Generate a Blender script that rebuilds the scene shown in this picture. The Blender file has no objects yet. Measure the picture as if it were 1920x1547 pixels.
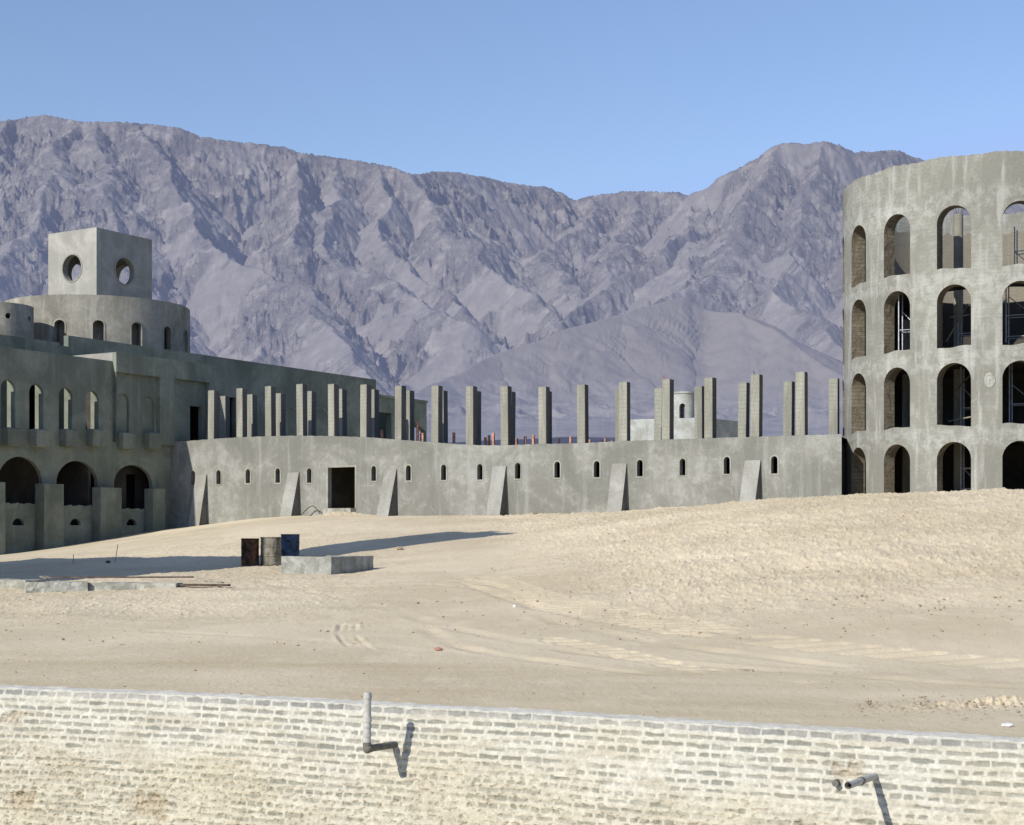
import bpy, bmesh, math, random
import numpy as np
from mathutils import Vector, Matrix
random.seed(7); rng = np.random.default_rng(7)
sc = bpy.context.scene
COL = sc.collection
F = 2900.0; HY = 1000.0           # focal length and horizon, in photo pixels
def pt(px, py, Y): return Vector(((px-960)/F*Y, Y, (HY-py)/F*Y))
R = math.radians

# ------------------------------------------------------------------ sun / sky / camera
PHI, ELEV = R(40.2), R(31)
d = Vector((math.sin(PHI)*math.cos(ELEV), math.cos(PHI)*math.cos(ELEV), -math.sin(ELEV)))
sd = bpy.data.lights.new('sun', 'SUN'); sd.energy = 5.0; sd.angle = R(0.5); sd.color = (1.0, .945, .84)
so = bpy.data.objects.new('sun', sd); COL.objects.link(so)
so.rotation_euler = d.to_track_quat('-Z', 'Y').to_euler(); so.location = (-40, -40, 60)
w = bpy.data.worlds.new('World'); sc.world = w; w.use_nodes = True
nt = w.node_tree; bg = nt.nodes['Background']
sky = nt.nodes.new('ShaderNodeTexSky'); sky.sky_type = 'NISHITA'; sky.sun_disc = False
sky.sun_elevation = ELEV; sky.sun_rotation = math.pi + PHI
sky.altitude = 50; sky.air_density = 1.0; sky.dust_density = 1.6; sky.ozone_density = 2.2
tn = nt.nodes.new('ShaderNodeMix'); tn.data_type = 'RGBA'; tn.blend_type = 'MULTIPLY'; tn.inputs[0].default_value = 1
tn.inputs[7].default_value = (1.10, 1.08, 1.17, 1); mn = nt.nodes.new('ShaderNodeMix'); mn.data_type = 'RGBA'; mn.blend_type = 'DARKEN'; mn.inputs[0].default_value = 1      # caps the glare round the sun
mn.inputs[7].default_value = (2.4, 3.55, 5.6, 1); nt.links.new(sky.outputs[0], mn.inputs[6]); nt.links.new(mn.outputs[2], tn.inputs[6]); nt.links.new(tn.outputs[2], bg.inputs[0])
bg.inputs[1].default_value = 0.145
cd = bpy.data.cameras.new('camera'); cam = bpy.data.objects.new('camera', cd); COL.objects.link(cam)
cam.rotation_euler = (math.pi/2, 0, 0); cd.sensor_width = 36; cd.sensor_fit = 'HORIZONTAL'
cd.lens = F/1920*36; cd.shift_y = (HY-773.5)/1920; cd.clip_end = 20000; cd.clip_start = .5
sc.camera = cam
sc.view_settings.view_transform = 'Standard'; sc.view_settings.look = 'None'; sc.view_settings.exposure = 0

# ------------------------------------------------------------------ object helpers
def tag(o, label=None, cat=None, group=None, kind=None):
    if label: o['label'] = label
    if cat: o['category'] = cat
    if group: o['group'] = group
    if kind: o['kind'] = kind
    return o
def thing(name, label, cat, loc, group=None):
    o = bpy.data.objects.new(name, None); COL.objects.link(o); o.location = loc
    return tag(o, label, cat, group)
def root_of(o):
    v = Vector(o.location)
    while o.parent: o = o.parent; v += Vector(o.location)
    return v
def finish(bm, name, mat, parent=None, smooth=None, merge=1e-4, local=False):
    """world-space bmesh -> one mesh object (child of parent when given)"""
    if merge: bmesh.ops.remove_doubles(bm, verts=bm.verts, dist=merge)
    bmesh.ops.recalc_face_normals(bm, faces=bm.faces)
    if parent is not None and not local: bmesh.ops.translate(bm, vec=-root_of(parent), verts=bm.verts)
    me = bpy.data.meshes.new(name); bm.to_mesh(me); bm.free()
    me.materials.append(mat)
    if smooth is not None:
        me.shade_smooth(); me.set_sharp_from_angle(angle=R(smooth))
    o = bpy.data.objects.new(name, me); COL.objects.link(o)
    if parent is not None: o.parent = parent
    return o
def grid_obj(name, P, mat, smooth=True, attrs=None, parent=None):
    ny, nx, _ = P.shape
    me = bpy.data.meshes.new(name)
    idx = np.arange(ny*nx).reshape(ny, nx)
    q = np.stack([idx[:-1, :-1], idx[:-1, 1:], idx[1:, 1:], idx[1:, :-1]], -1).reshape(-1, 4)
    nf = len(q)
    me.vertices.add(ny*nx); me.loops.add(nf*4); me.polygons.add(nf)
    Pf = P.reshape(-1, 3)
    if parent is not None: Pf = Pf - np.array(root_of(parent))
    me.vertices.foreach_set('co', Pf.astype(np.float32).ravel())
    me.loops.foreach_set('vertex_index', q.ravel().astype(np.int32))
    me.polygons.foreach_set('loop_start', np.arange(0, nf*4, 4, dtype=np.int32))
    me.polygons.foreach_set('use_smooth', np.full(nf, smooth))
    me.update(calc_edges=True)
    for k, a in (attrs or {}).items():
        at = me.attributes.new(k, 'FLOAT_COLOR' if a.ndim == 3 else 'FLOAT', 'POINT')
        if a.ndim == 3:
            c = np.ones((ny*nx, 4), np.float32); c[:, :3] = a.reshape(-1, 3); at.data.foreach_set('color', c.ravel())
        else: at.data.foreach_set('value', a.astype(np.float32).ravel())
    me.materials.append(mat)
    o = bpy.data.objects.new(name, me); COL.objects.link(o)
    if parent is not None: o.parent = parent
    return o
def quad(bm, a, b, c, d_):
    vs = [bm.verts.new(v) for v in (a, b, c, d_)]
    try: bm.faces.new(vs)
    except ValueError: pass
def hexa(bm, p):      # 8 corners: 0-3 bottom ring, 4-7 top ring
    v = [bm.verts.new(q) for q in p]
    for f in ((0, 1, 2, 3), (4, 5, 6, 7), (0, 1, 5, 4), (1, 2, 6, 5), (2, 3, 7, 6), (3, 0, 4, 7)):
        bm.faces.new([v[i] for i in f])
def obox(bm, c, ax, ay, hx, hy, z0, z1):      # oriented box: centre c(x,y), unit axes, half sizes
    c = Vector((c[0], c[1], 0)); ax = Vector((ax[0], ax[1], 0)); ay = Vector((ay[0], ay[1], 0))
    r = [c-ax*hx-ay*hy, c+ax*hx-ay*hy, c+ax*hx+ay*hy, c-ax*hx+ay*hy]
    hexa(bm, [Vector((q.x, q.y, z0)) for q in r]+[Vector((q.x, q.y, z1)) for q in r])
def tube(bm, a, b, r, n=10, r2=None, cap=True):
    a, b = Vector(a), Vector(b); ax = (b-a).normalized()
    u = ax.orthogonal().normalized(); v = ax.cross(u); r2 = r if r2 is None else r2
    A = [bm.verts.new(a+(u*math.cos(t)+v*math.sin(t))*r) for t in [2*math.pi*i/n for i in range(n)]]
    B = [bm.verts.new(b+(u*math.cos(t)+v*math.sin(t))*r2) for t in [2*math.pi*i/n for i in range(n)]]
    for i in range(n): bm.faces.new([A[i], A[(i+1) % n], B[(i+1) % n], B[i]])
    if cap: bm.faces.new(A); bm.faces.new(B)
def pathtube(bm, pts, r, n=10):
    for a, b in zip(pts[:-1], pts[1:]): tube(bm, a, b, r, n)

class Op:     # an opening in a wall: arch, rect, circle or sloped top
    def __init__(s, kind, c, w_, z0, z1, spring=None, slope=0, jit=0):
        s.kind, s.c, s.r, s.z0, s.z1 = kind, c, w_/2, z0, z1
        s.u0, s.u1 = c-s.r, c+s.r; s.spring = spring if spring is not None else z1-s.r; s.slope = slope
        s.ph = random.random()*9; s.jit = jit
    def us(s):
        if s.kind in ('arch', 'circle'):
            n = 14; return [s.c-s.r*math.cos(math.pi*i/n) for i in range(n+1)]
        if s.jit: return [s.u0+(s.u1-s.u0)*i/6 for i in range(7)]
        return [s.u0, s.u1]
    def lo(s, u):
        if s.kind == 'circle': return (s.z0+s.z1)/2-math.sqrt(max(0, 1-((u-s.c)/s.r)**2))*(s.z1-s.z0)/2
        e = (u-s.c)/s.r; return s.z0+s.jit*(math.sin(e*1.7+s.ph)+.35*math.sin(e*5.+s.ph*2))
    def hi(s, u):
        k = math.sqrt(max(0, 1-((u-s.c)/s.r)**2))
        if s.kind == 'circle': return (s.z0+s.z1)/2+k*(s.z1-s.z0)/2
        if s.kind == 'arch': return s.spring+k*(s.z1-s.spring)
        if s.kind == 'slope': return s.z1+s.slope*(u-s.c)
        return s.z1
def strip_wall(bm, us, ops, zb, zt, fo, fi, caps=True, reveal=False):
    fz = lambda f: f if callable(f) else (lambda u: f)
    zb, zt = fz(zb), fz(zt)
    def rq(a, b, c, e, r):
        quad(bm, a, b, c, e)
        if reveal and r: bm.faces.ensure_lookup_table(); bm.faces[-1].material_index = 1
    U = sorted(set([round(u, 5) for u in us]+[round(u, 5) for o in ops for u in o.us()]))
    for a, b in zip(U[:-1], U[1:]):
        if b-a < 1e-5: continue
        act = sorted([o for o in ops if o.u0-1e-4 <= a and b <= o.u1+1e-4], key=lambda o: o.z0)
        A = [zb(a)]; B = [zb(b)]
        for o in act: A += [o.lo(a), o.hi(a)]; B += [o.lo(b), o.hi(b)]
        A.append(zt(a)); B.append(zt(b))
        for k in range(0, len(A), 2):
            a0, a1, b0, b1 = A[k], A[k+1], B[k], B[k+1]
            if a1-a0 < 1e-4 and b1-b0 < 1e-4: continue
            quad(bm, fo(a, a0), fo(b, b0), fo(b, b1), fo(a, a1)); quad(bm, fi(a, a0), fi(b, b0), fi(b, b1), fi(a, a1))
            rq(fo(a, a0), fo(b, b0), fi(b, b0), fi(a, a0), k > 0); rq(fo(a, a1), fo(b, b1), fi(b, b1), fi(a, a1), k < len(A)-2)
    for o in ops:
        for u in (o.u0, o.u1):
            l, h = max(o.lo(u), zb(u)), min(o.hi(u), zt(u))
            if h-l > 1e-3: rq(fo(u, l), fo(u, h), fi(u, h), fi(u, l), True)
    if caps:
        for u in (U[0], U[-1]): quad(bm, fo(u, zb(u)), fo(u, zt(u)), fi(u, zt(u)), fi(u, zb(u)))
def surround(bm, c, w_, z0, z1, rim, f0, f1, sill=True):     # thin plaster rim round an arched or square opening
    r = w_/2; sp = z1-r
    I = [(c-r, z0)]+[(c-r*math.cos(math.pi*i/10), sp+r*math.sin(math.pi*i/10)) for i in range(11)]+[(c+r, z0)]
    q = r+rim
    O = [(c-q, z0)]+[(c-q*math.cos(math.pi*i/10), sp+q*math.sin(math.pi*i/10)) for i in range(11)]+[(c+q, z0)]
    for k in range(len(I)-1):
        for f in (f0, f1): quad(bm, f(*I[k]), f(*I[k+1]), f(*O[k+1]), f(*O[k]))
        quad(bm, f0(*O[k]), f0(*O[k+1]), f1(*O[k+1]), f1(*O[k])); quad(bm, f0(*I[k]), f0(*I[k+1]), f1(*I[k+1]), f1(*I[k]))
    p = [(c-q, z0-rim), (c+q, z0-rim), (c+q, z0), (c-q, z0)]
    quad(bm, *[f0(*t) for t in p]); quad(bm, *[f1(*t) for t in p])
    for k in range(4): quad(bm, f0(*p[k]), f0(*p[(k+1) % 4]), f1(*p[(k+1) % 4]), f1(*p[k]))

# ------------------------------------------------------------------ noise (numpy)
def _h(ix, iy, s):
    n = (ix.astype(np.int64)*374761393+iy.astype(np.int64)*668265263+s*1442695041) & 0xffffffff
    n = ((n ^ (n >> 13))*1274126177) & 0xffffffff
    return ((n ^ (n >> 16)) & 0xffff)/65535.0
def vn(x, y, s=0):
    a = _h
    ix = np.floor(x); iy = np.floor(y); fx = x-ix; fy = y-iy
    def g(ox, oy):
        t = a(ix+ox, iy+oy, s)*2*np.pi
        return np.cos(t)*(fx-ox)+np.sin(t)*(fy-oy)
    ux = fx*fx*fx*(fx*(fx*6-15)+10); uy = fy*fy*fy*(fy*(fy*6-15)+10)
    return 1.5*((g(0, 0)*(1-ux)+g(1, 0)*ux)*(1-uy)+(g(0, 1)*(1-ux)+g(1, 1)*ux)*uy)
def fbm(x, y, o=5, s=0, g=.5):
    r = 0; a = 1; f = 1
    for k in range(o): r = r+a*vn(x*f+k*17.3, y*f-k*9.1, s+k); a *= g; f *= 2.03
    return r
def ridged(x, y, o=5, s=0, g=.5):
    r = 0; a = 1; f = 1; w_ = 1
    for k in range(o):
        n = 1-np.abs(vn(x*f+k*17.3, y*f-k*9.1, s+k))*1.6; n = np.clip(n, 0, 1)**2
        r = r+a*n*w_; w_ = np.clip(n*1.6, 0, 1); a *= g; f *= 2.03
    return r
def blur(a, k):
    ker = np.exp(-np.linspace(-2, 2, 2*k+1)**2); ker /= ker.sum()
    return np.convolve(np.pad(a, k, mode='edge'), ker, 'valid')
def sstep(a, b, x): t = np.clip((x-a)/(b-a), 0, 1); return t*t*(3-2*t)

# ------------------------------------------------------------------ materials
def mat_new(name):
    m = bpy.data.materials.new(name); m.use_nodes = True
    t = m.node_tree; b = t.nodes['Principled BSDF']; b.inputs['Roughness'].default_value = .9
    b.inputs['Specular IOR Level'].default_value = .03
    return m, t, b
def N(t, typ, **kw):
    n = t.nodes.new(typ)
    for k, v in kw.items():
        if k.startswith('i_'): n.inputs[k[2:].replace('_', ' ')].default_value = v
        else: setattr(n, k, v)
    return n
def ramp(t, src, a, b, ca=0., cb=1.):
    n = N(t, 'ShaderNodeMapRange'); n.inputs[1].default_value = a; n.inputs[2].default_value = b
    n.inputs[3].default_value = ca; n.inputs[4].default_value = cb; n.interpolation_type = 'SMOOTHSTEP'
    t.links.new(src, n.inputs[0]); return n.outputs[0]
def noise(t, vec, scale, det=5, rough=.6, mscale=None, dist=0):
    if mscale:
        mp = N(t, 'ShaderNodeMapping'); mp.inputs['Scale'].default_value = mscale; t.links.new(vec, mp.inputs[0]); vec = mp.outputs[0]
    n = N(t, 'ShaderNodeTexNoise'); n.inputs['Scale'].default_value = scale; n.inputs['Detail'].default_value = det
    n.inputs['Roughness'].default_value = rough; n.inputs['Distortion'].default_value = dist
    t.links.new(vec, n.inputs['Vector']); return n.outputs[0]
def mixc(t, fac, a, b, mode='MIX'):
    n = N(t, 'ShaderNodeMix', data_type='RGBA', blend_type=mode)
    for s, v in ((n.inputs[0], fac), (n.inputs[6], a), (n.inputs[7], b)):
        if isinstance(v, (int, float)): s.default_value = v
        elif isinstance(v, tuple): s.default_value = (*v, 1)
        else: t.links.new(v, s)
    return n.outputs[2]
def mth(t, op, a, b=0.):
    n = N(t, 'ShaderNodeMath', operation=op)
    for s, v in ((n.inputs[0], a), (n.inputs[1], b)):
        if isinstance(v, (int, float)): s.default_value = v
        else: t.links.new(v, s)
    return n.outputs[0]
def concrete(name, base, pale, dark, streak=.5, course=0., bump=.25, blotch=.45, pale_amt=.6, scale=1., cper=.17, vbands=None, brick=None):
    m, t, b = mat_new(name)
    tc = N(t, 'ShaderNodeTexCoord'); oi = N(t, 'ShaderNodeObjectInfo')
    va = N(t, 'ShaderNodeVectorMath', operation='ADD'); t.links.new(tc.outputs['Object'], va.inputs[0])
    cb = N(t, 'ShaderNodeCombineXYZ'); rr = mth(t, 'MULTIPLY', oi.outputs['Random'], 50.)
    t.links.new(rr, cb.inputs[0]); t.links.new(rr, cb.inputs[1]); t.links.new(cb.outputs[0], va.inputs[1])
    V = va.outputs[0]
    big = noise(t, V, blotch*scale, 6, .62, dist=.6)
    mid = noise(t, V, 2.6*scale, 5, .65, dist=.4)
    st = noise(t, V, 1.0, 5, .6, (2.2*scale, 2.2*scale, .22*scale))
    fine = noise(t, V, 22., 4, .7)
    c = mixc(t, ramp(t, big, .36, .64), dark, base)
    c = mixc(t, mth(t, 'MULTIPLY', ramp(t, mth(t, 'ADD', mth(t, 'MULTIPLY', big, .5), mth(t, 'MULTIPLY', mid, .5)), .48, .64), pale_amt), c, pale)
    c = mixc(t, mth(t, 'MULTIPLY', ramp(t, st, .52, .72), streak), c, pale)
    c = mixc(t, mth(t, 'MULTIPLY', ramp(t, st, .46, .3), streak*.6), c, dark)
    if vbands:      # pale bands of fresh plaster at the floor levels (z in object space)
        sx = N(t, 'ShaderNodeSeparateXYZ'); t.links.new(tc.outputs['Object'], sx.inputs[0])
        zz = mth(t, 'ADD', sx.outputs[2], mth(t, 'MULTIPLY', big, 1.2))
        fr = mth(t, 'FRACT', mth(t, 'DIVIDE', mth(t, 'SUBTRACT', zz, vbands[0]), vbands[1]))
        k = mth(t, 'MULTIPLY', ramp(t, mth(t, 'ABSOLUTE', mth(t, 'SUBTRACT', fr, .5)), .2, .05), ramp(t, mid, .38, .6))
        c = mixc(t, mth(t, 'MULTIPLY', k, .35), c, pale)
    if brick:       # bare masonry: courses show as colour too
        sx = N(t, 'ShaderNodeSeparateXYZ'); t.links.new(tc.outputs['Object'], sx.inputs[0])
        cv = N(t, 'ShaderNodeCombineXYZ'); t.links.new(mth(t, 'ADD', sx.outputs[0], sx.outputs[1]), cv.inputs[0]); t.links.new(sx.outputs[2], cv.inputs[1])
        bt = N(t, 'ShaderNodeTexBrick'); t.links.new(cv.outputs[0], bt.inputs[0]); bt.inputs['Scale'].default_value = 1
        bt.inputs['Brick Width'].default_value = .25; bt.inputs['Row Height'].default_value = .085; bt.inputs['Mortar Size'].default_value = .012
        bt.inputs['Color1'].default_value = (*brick, 1); bt.inputs['Color2'].default_value = (*[v*.87 for v in brick], 1)
        bt.inputs['Mortar'].default_value = (*[v*.95 for v in pale], 1)
        c = mixc(t, ramp(t, big, .3, .6, .9, .55), c, bt.outputs[0])
    ft = ramp(t, fine, .3, .7, .86, 1.12)
    cf = N(t, 'ShaderNodeCombineColor'); [t.links.new(ft, cf.inputs[i]) for i in range(3)]
    c = mixc(t, 1., c, cf.outputs[0], 'MULTIPLY')
    rv = ramp(t, oi.outputs['Random'], 0, 1, .93, 1.05)
    cr = N(t, 'ShaderNodeCombineColor'); [t.links.new(rv, cr.inputs[i]) for i in range(3)]
    c = mixc(t, 1., c, cr.outputs[0], 'MULTIPLY')
    t.links.new(c, b.inputs['Base Color'])
    hgt = mth(t, 'ADD', mth(t, 'MULTIPLY', mid, .6), mth(t, 'MULTIPLY', fine, .25))
    if course:
        sx2 = N(t, 'ShaderNodeSeparateXYZ'); t.links.new(tc.outputs['Object'], sx2.inputs[0])
        zz = mth(t, 'ADD', sx2.outputs[2], mth(t, 'MULTIPLY', mid, .03*cper/.17))
        wv = mth(t, 'ABSOLUTE', mth(t, 'SUBTRACT', mth(t, 'FRACT', mth(t, 'DIVIDE', zz, cper)), .5))
        line = ramp(t, wv, .0, .12)
        hgt = mth(t, 'ADD', hgt, mth(t, 'MULTIPLY', mth(t, 'MULTIPLY', line, ramp(t, big, .35, .6)), course))
    bp = N(t, 'ShaderNodeBump'); bp.inputs['Strength'].default_value = bump; bp.inputs['Distance'].default_value = .06
    t.links.new(hgt, bp.inputs['Height']); t.links.new(bp.outputs[0], b.inputs['Normal'])
    return m
def plain(name, col, rough=.8, metal=0., var=.3, scale=8., rust=None, bump=.2):
    m, t, b = mat_new(name); tc = N(t, 'ShaderNodeTexCoord')
    n = noise(t, tc.outputs['Object'], scale, 5, .65)
    c = mixc(t, ramp(t, n, .35, .65), tuple(v*(1-var) for v in col), tuple(min(1, v*(1+var)) for v in col))
    if rust: c = mixc(t, ramp(t, noise(t, tc.outputs['Object'], scale*.35, 6, .7, dist=1.), .45, .6), c, rust)
    t.links.new(c, b.inputs['Base Color']); b.inputs['Roughness'].default_value = rough; b.inputs['Metallic'].default_value = metal
    bp = N(t, 'ShaderNodeBump'); bp.inputs['Strength'].default_value = bump; bp.inputs['Distance'].default_value = .02
    t.links.new(n, bp.inputs['Height']); t.links.new(bp.outputs[0], b.inputs['Normal'])
    return m
M = {}
M['palace'] = concrete('palace plaster', (.222, .240, .196), (.305, .32, .268), (.15, .166, .135), .35, 0, .25, .35, .4)
M['drum'] = concrete('drum plaster', (.30, .285, .24), (.42, .41, .37), (.19, .18, .155), .55, 0, .2, .3, .5)
M['lantern'] = concrete('lantern plaster', (.36, .35, .32), (.44, .43, .41), (.28, .275, .25), .3, 0, .15, .5, .4)
M['annex'] = concrete('annex plaster', (.258, .257, .232), (.37, .374, .352), (.19, .191, .17), .45, .0, .3, .30, .6)
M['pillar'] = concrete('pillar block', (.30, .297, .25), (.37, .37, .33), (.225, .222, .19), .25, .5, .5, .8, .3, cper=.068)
M['buttress'] = concrete('buttress render', (.315, .312, .287), (.40, .40, .38), (.25, .245, .22), .3, .25, .4, .6, .4)
M['rim'] = concrete('fresh rim plaster', (.30, .297, .26), (.37, .367, .33), (.24, .237, .205), .2, 0, .2, 1.5, .4)
M['tower'] = concrete('tower render', (.288, .286, .25), (.475, .48, .455), (.225, .223, .194), .72, .25, .5, .22, .42, vbands=(1.9, 3.3))
M['inner'] = concrete('bare masonry', (.24, .22, .18), (.30, .28, .235), (.18, .165, .135), .2, 0, .5, .5, .3, brick=(.235, .215, .172))
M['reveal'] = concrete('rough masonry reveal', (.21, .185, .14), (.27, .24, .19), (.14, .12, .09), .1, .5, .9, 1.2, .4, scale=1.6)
M['shadeside'] = concrete('shade-painted block side', (.15, .145, .135), (.19, .185, .17), (.11, .105, .10), .2, .5, .5, .8, .3, cper=.068)  # shade painted in: darker colour for the side faces of pillars and buttresses
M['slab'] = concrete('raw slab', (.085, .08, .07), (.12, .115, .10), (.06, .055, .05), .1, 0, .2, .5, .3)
M['whiteblock'] = concrete('pale plaster', (.36, .38, .36), (.48, .5, .49), (.27, .27, .24), .3, 0, .2, .4, .6)
M['trough'] = concrete('trough cement', (.33, .335, .31), (.45, .455, .43), (.24, .24, .215), .1, 0, 1., 1.5, .6, scale=1.6)
M['kerb'] = concrete('kerb cement', (.36, .36, .32), (.5, .5, .46), (.22, .22, .19), .1, 0, .5, 2, .6)
M['wood'] = plain('grey plank', (.30, .27, .22), .85, 0, .35, 3.)
M['darkwood'] = plain('dark plank', (.10, .075, .06), .85, 0, .4, 4.)
M['redrod'] = plain('red primed steel', (.42, .13, .08), .7, 0, .25, 5.)
M['clay'] = plain('fired clay', (.46, .24, .18), .85, 0, .3, 6.)
M['pvc'] = plain('grey pvc', (.42, .42, .39), .42, 0, .15, 18.)
M['pvcdark'] = plain('worn pvc', (.15, .145, .13), .5, 0, .2, 18.)
M['steel'] = plain('galvanised tube', (.45, .47, .52), .45, .5, .2, 8.)
M['rust'] = plain('rusted drum', (.055, .035, .028), .75, .2, .5, 5., rust=(.17, .085, .04))
M['greydrum'] = plain('dusty grey drum', (.20, .185, .15), .8, .0, .25, 4., rust=(.07, .055, .04))
M['bluedrum'] = plain('blue drum', (.065, .10, .165), .6, .0, .25, 6., rust=(.05, .04, .035))
M['stone'] = plain('sand stone', (.36, .295, .21), .95, 0, .35, 12.)
M['paper'] = plain('white plastic', (.6, .62, .64), .6, 0, .05, 8.)
M['hose'] = plain('dark hose', (.12, .11, .09), .8, 0, .2, 8.)

def ground_mat():
    m, t, b = mat_new('desert sand'); tc = N(t, 'ShaderNodeTexCoord'); V = tc.outputs['Object']
    a = N(t, 'ShaderNodeAttribute', attribute_name='dirt')
    big = noise(t, V, .14, 6, .6, dist=.5); mid = noise(t, V, 1.2, 6, .65, (1, .45, 1)); fin = noise(t, V, 9., 6, .75); gr = noise(t, V, 34., 3, .8)
    c = mixc(t, ramp(t, big, .35, .65), (.55, .462, .322), (.65, .556, .40))
    c = mixc(t, ramp(t, mid, .5, .68, 0, .4), c, (.71, .615, .455))
    c = mixc(t, ramp(t, fin, .42, .28, 0, .5), c, (.35, .265, .175))
    c = mixc(t, ramp(t, gr, .40, .24, 0, .75), c, (.2, .15, .10))
    c = mixc(t, a.outputs['Fac'], c, (.47, .39, .245))
    t.links.new(c, b.inputs['Base Color']); b.inputs['Roughness'].default_value = 1
    h = mth(t, 'ADD', mth(t, 'MULTIPLY', fin, .7), mth(t, 'MULTIPLY', gr, .35))
    bp = N(t, 'ShaderNodeBump'); bp.inputs['Strength'].default_value = .55; bp.inputs['Distance'].default_value = .05
    t.links.new(h, bp.inputs['Height']); t.links.new(bp.outputs[0], b.inputs['Normal']); return m
def mountain_mat():
    m, t, b = mat_new('granite mountain'); tc = N(t, 'ShaderNodeTexCoord'); V = tc.outputs['Object']
    rk = N(t, 'ShaderNodeAttribute', attribute_name='rock'); nr = N(t, 'ShaderNodeAttribute', attribute_name='near')
    big = noise(t, V, .0035, 6, .6, dist=.8); mid = noise(t, V, .022, 8, .75); fin = noise(t, V, .10, 6, .8); ff = noise(t, V, .32, 3, .8)
    c = mixc(t, ramp(t, big, .35, .65), (.122, .112, .110), (.172, .158, .148))
    c = mixc(t, ramp(t, mid, .48, .64, 0, .85), c, (.28, .255, .235))
    c = mixc(t, ramp(t, mid, .47, .33, 0, .8), c, (.07, .066, .072))
    c = mixc(t, ramp(t, fin, .55, .7, 0, .5), c, (.36, .31, .29))
    c = mixc(t, ramp(t, ff, .45, .3, 0, .55), c, (.09, .082, .09)); c = mixc(t, ramp(t, ff, .56, .7, 0, .4), c, (.33, .29, .27))
    scree = mixc(t, ramp(t, mid, .35, .65), (.122, .112, .108), (.155, .142, .134))
    c = mixc(t, rk.outputs['Fac'], scree, c)
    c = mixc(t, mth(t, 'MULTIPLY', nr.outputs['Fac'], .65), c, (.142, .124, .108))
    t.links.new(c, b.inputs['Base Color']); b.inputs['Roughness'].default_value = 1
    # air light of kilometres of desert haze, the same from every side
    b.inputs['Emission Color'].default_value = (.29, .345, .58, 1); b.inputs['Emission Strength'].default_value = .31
    h = mth(t, 'ADD', mth(t, 'ADD', mth(t, 'MULTIPLY', mid, 1.), mth(t, 'MULTIPLY', fin, .6)), mth(t, 'MULTIPLY', ff, .3))
    bp = N(t, 'ShaderNodeBump'); bp.inputs['Distance'].default_value = 12
    t.links.new(ramp(t, rk.outputs['Fac'], .1, 1, .06, .9), bp.inputs['Strength'])
    t.links.new(h, bp.inputs['Height']); t.links.new(bp.outputs[0], b.inputs['Normal']); return m

# ------------------------------------------------------------------ mountains: height field grown from ridge lines
def ridge_field(X, Y):
    LR = [
     (1., [(-500,330,4000),(-150,240,3800),(0,228,3700),(80,217,3650),(150,230,3600),(270,232,3500),(340,240,3450),(400,262,3450),(530,275,3500),(650,298,3550),(740,315,3500),(790,323,3450),(870,325,3700),(960,345,3900),(1020,352,4000),(1075,377,4000),(1110,366,4000),(1180,358,4000),(1320,360,3900),(1350,330,3600),(1400,305,3400),(1450,270,3300),(1550,265,3300),(1600,286,3350),(1670,282,3500),(1730,300,3600),(1850,330,3700),(2050,380,3800),(2500,420,3900)]),
     (.8, [(0,228,3700),(-100,330,3200),(-150,520,2500),(-180,700,1900)]),
     (.66, [(150,230,3600),(110,330,3150),(40,450,2700),(-10,600,2300),(-20,720,1950)]),
     (.66, [(200,231,3550),(220,380,2950),(235,500,2600),(280,610,2250),(330,700,1950)]),
     (.95, [(270,232,3500),(330,340,3100),(440,460,2750),(560,570,2400),(650,645,2150),(700,712,1900)]),
     (1., [(530,275,3500),(555,370,3150),(590,455,2850)]),
     (.8, [(650,298,3550),(620,390,3150),(650,480,2850),(740,550,2650),(860,610,2400)]),
     (.95, [(730,315,3500),(740,420,3100),(800,520,2800),(870,590,2500)]),
     (.95, [(785,325,3450),(850,420,3150),(930,490,2900),(1010,550,2700),(1082,606,2520)]),
     (.8, [(1110,366,4000),(1060,440,3600),(1010,480,3400),(1050,540,3100)]),
     (.8, [(1200,358,4000),(1170,430,3600),(1120,500,3200),(1110,570,2900)]),
     (.9, [(1350,330,3600),(1290,410,3300),(1220,480,3000),(1130,560,2750),(1090,600,2600)]),
     (.8, [(1450,270,3300),(1400,390,2950),(1380,470,2700),(1320,530,2500),(1200,570,2350)]),
     (1., [(1550,265,3300),(1530,370,3000),(1480,460,2750),(1500,560,2400),(1580,660,2100)]),
     (.9, [(1670,282,3500),(1640,400,3050),(1600,500,2700),(1640,620,2300)]),
     (.8, [(1730,300,3600),(1780,420,3100),(1860,600,2400)]),
     (.55, [(780,760,1600),(850,715,1720),(940,662,1850),(1050,622,1950),(1150,592,2050),(1290,556,2150),(1380,578,2080),(1480,640,1950),(1560,700,1850),(1720,775,1720)]),
    ]
    best = np.full(X.shape, -1e9); arc = np.zeros_like(X); dist = np.full(X.shape, 1e9); rid = np.zeros(X.shape, np.int8)
    soft = None
    for i, (k, P) in enumerate(LR):
        a0 = i*5000.
        for p, q in zip(P[:-1], P[1:]):
            A = pt(*p); B = pt(*q); dx, dy = B.x-A.x, B.y-A.y; L2 = dx*dx+dy*dy; L = math.sqrt(L2)
            t = np.clip(((X-A.x)*dx+(Y-A.y)*dy)/L2, 0, 1)
            D = np.hypot(X-A.x-t*dx, Y-A.y-t*dy)
            h = A.z+(B.z-A.z)*t-k*D*(1-.00012*np.minimum(D, 2500))
            mth_ = h > best
            best = np.where(mth_, h, best); arc = np.where(mth_, a0+t*L, arc); dist = np.where(mth_, D, dist); rid = np.where(mth_, i, rid)
            a0 += L
    return best, arc, dist, rid
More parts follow.
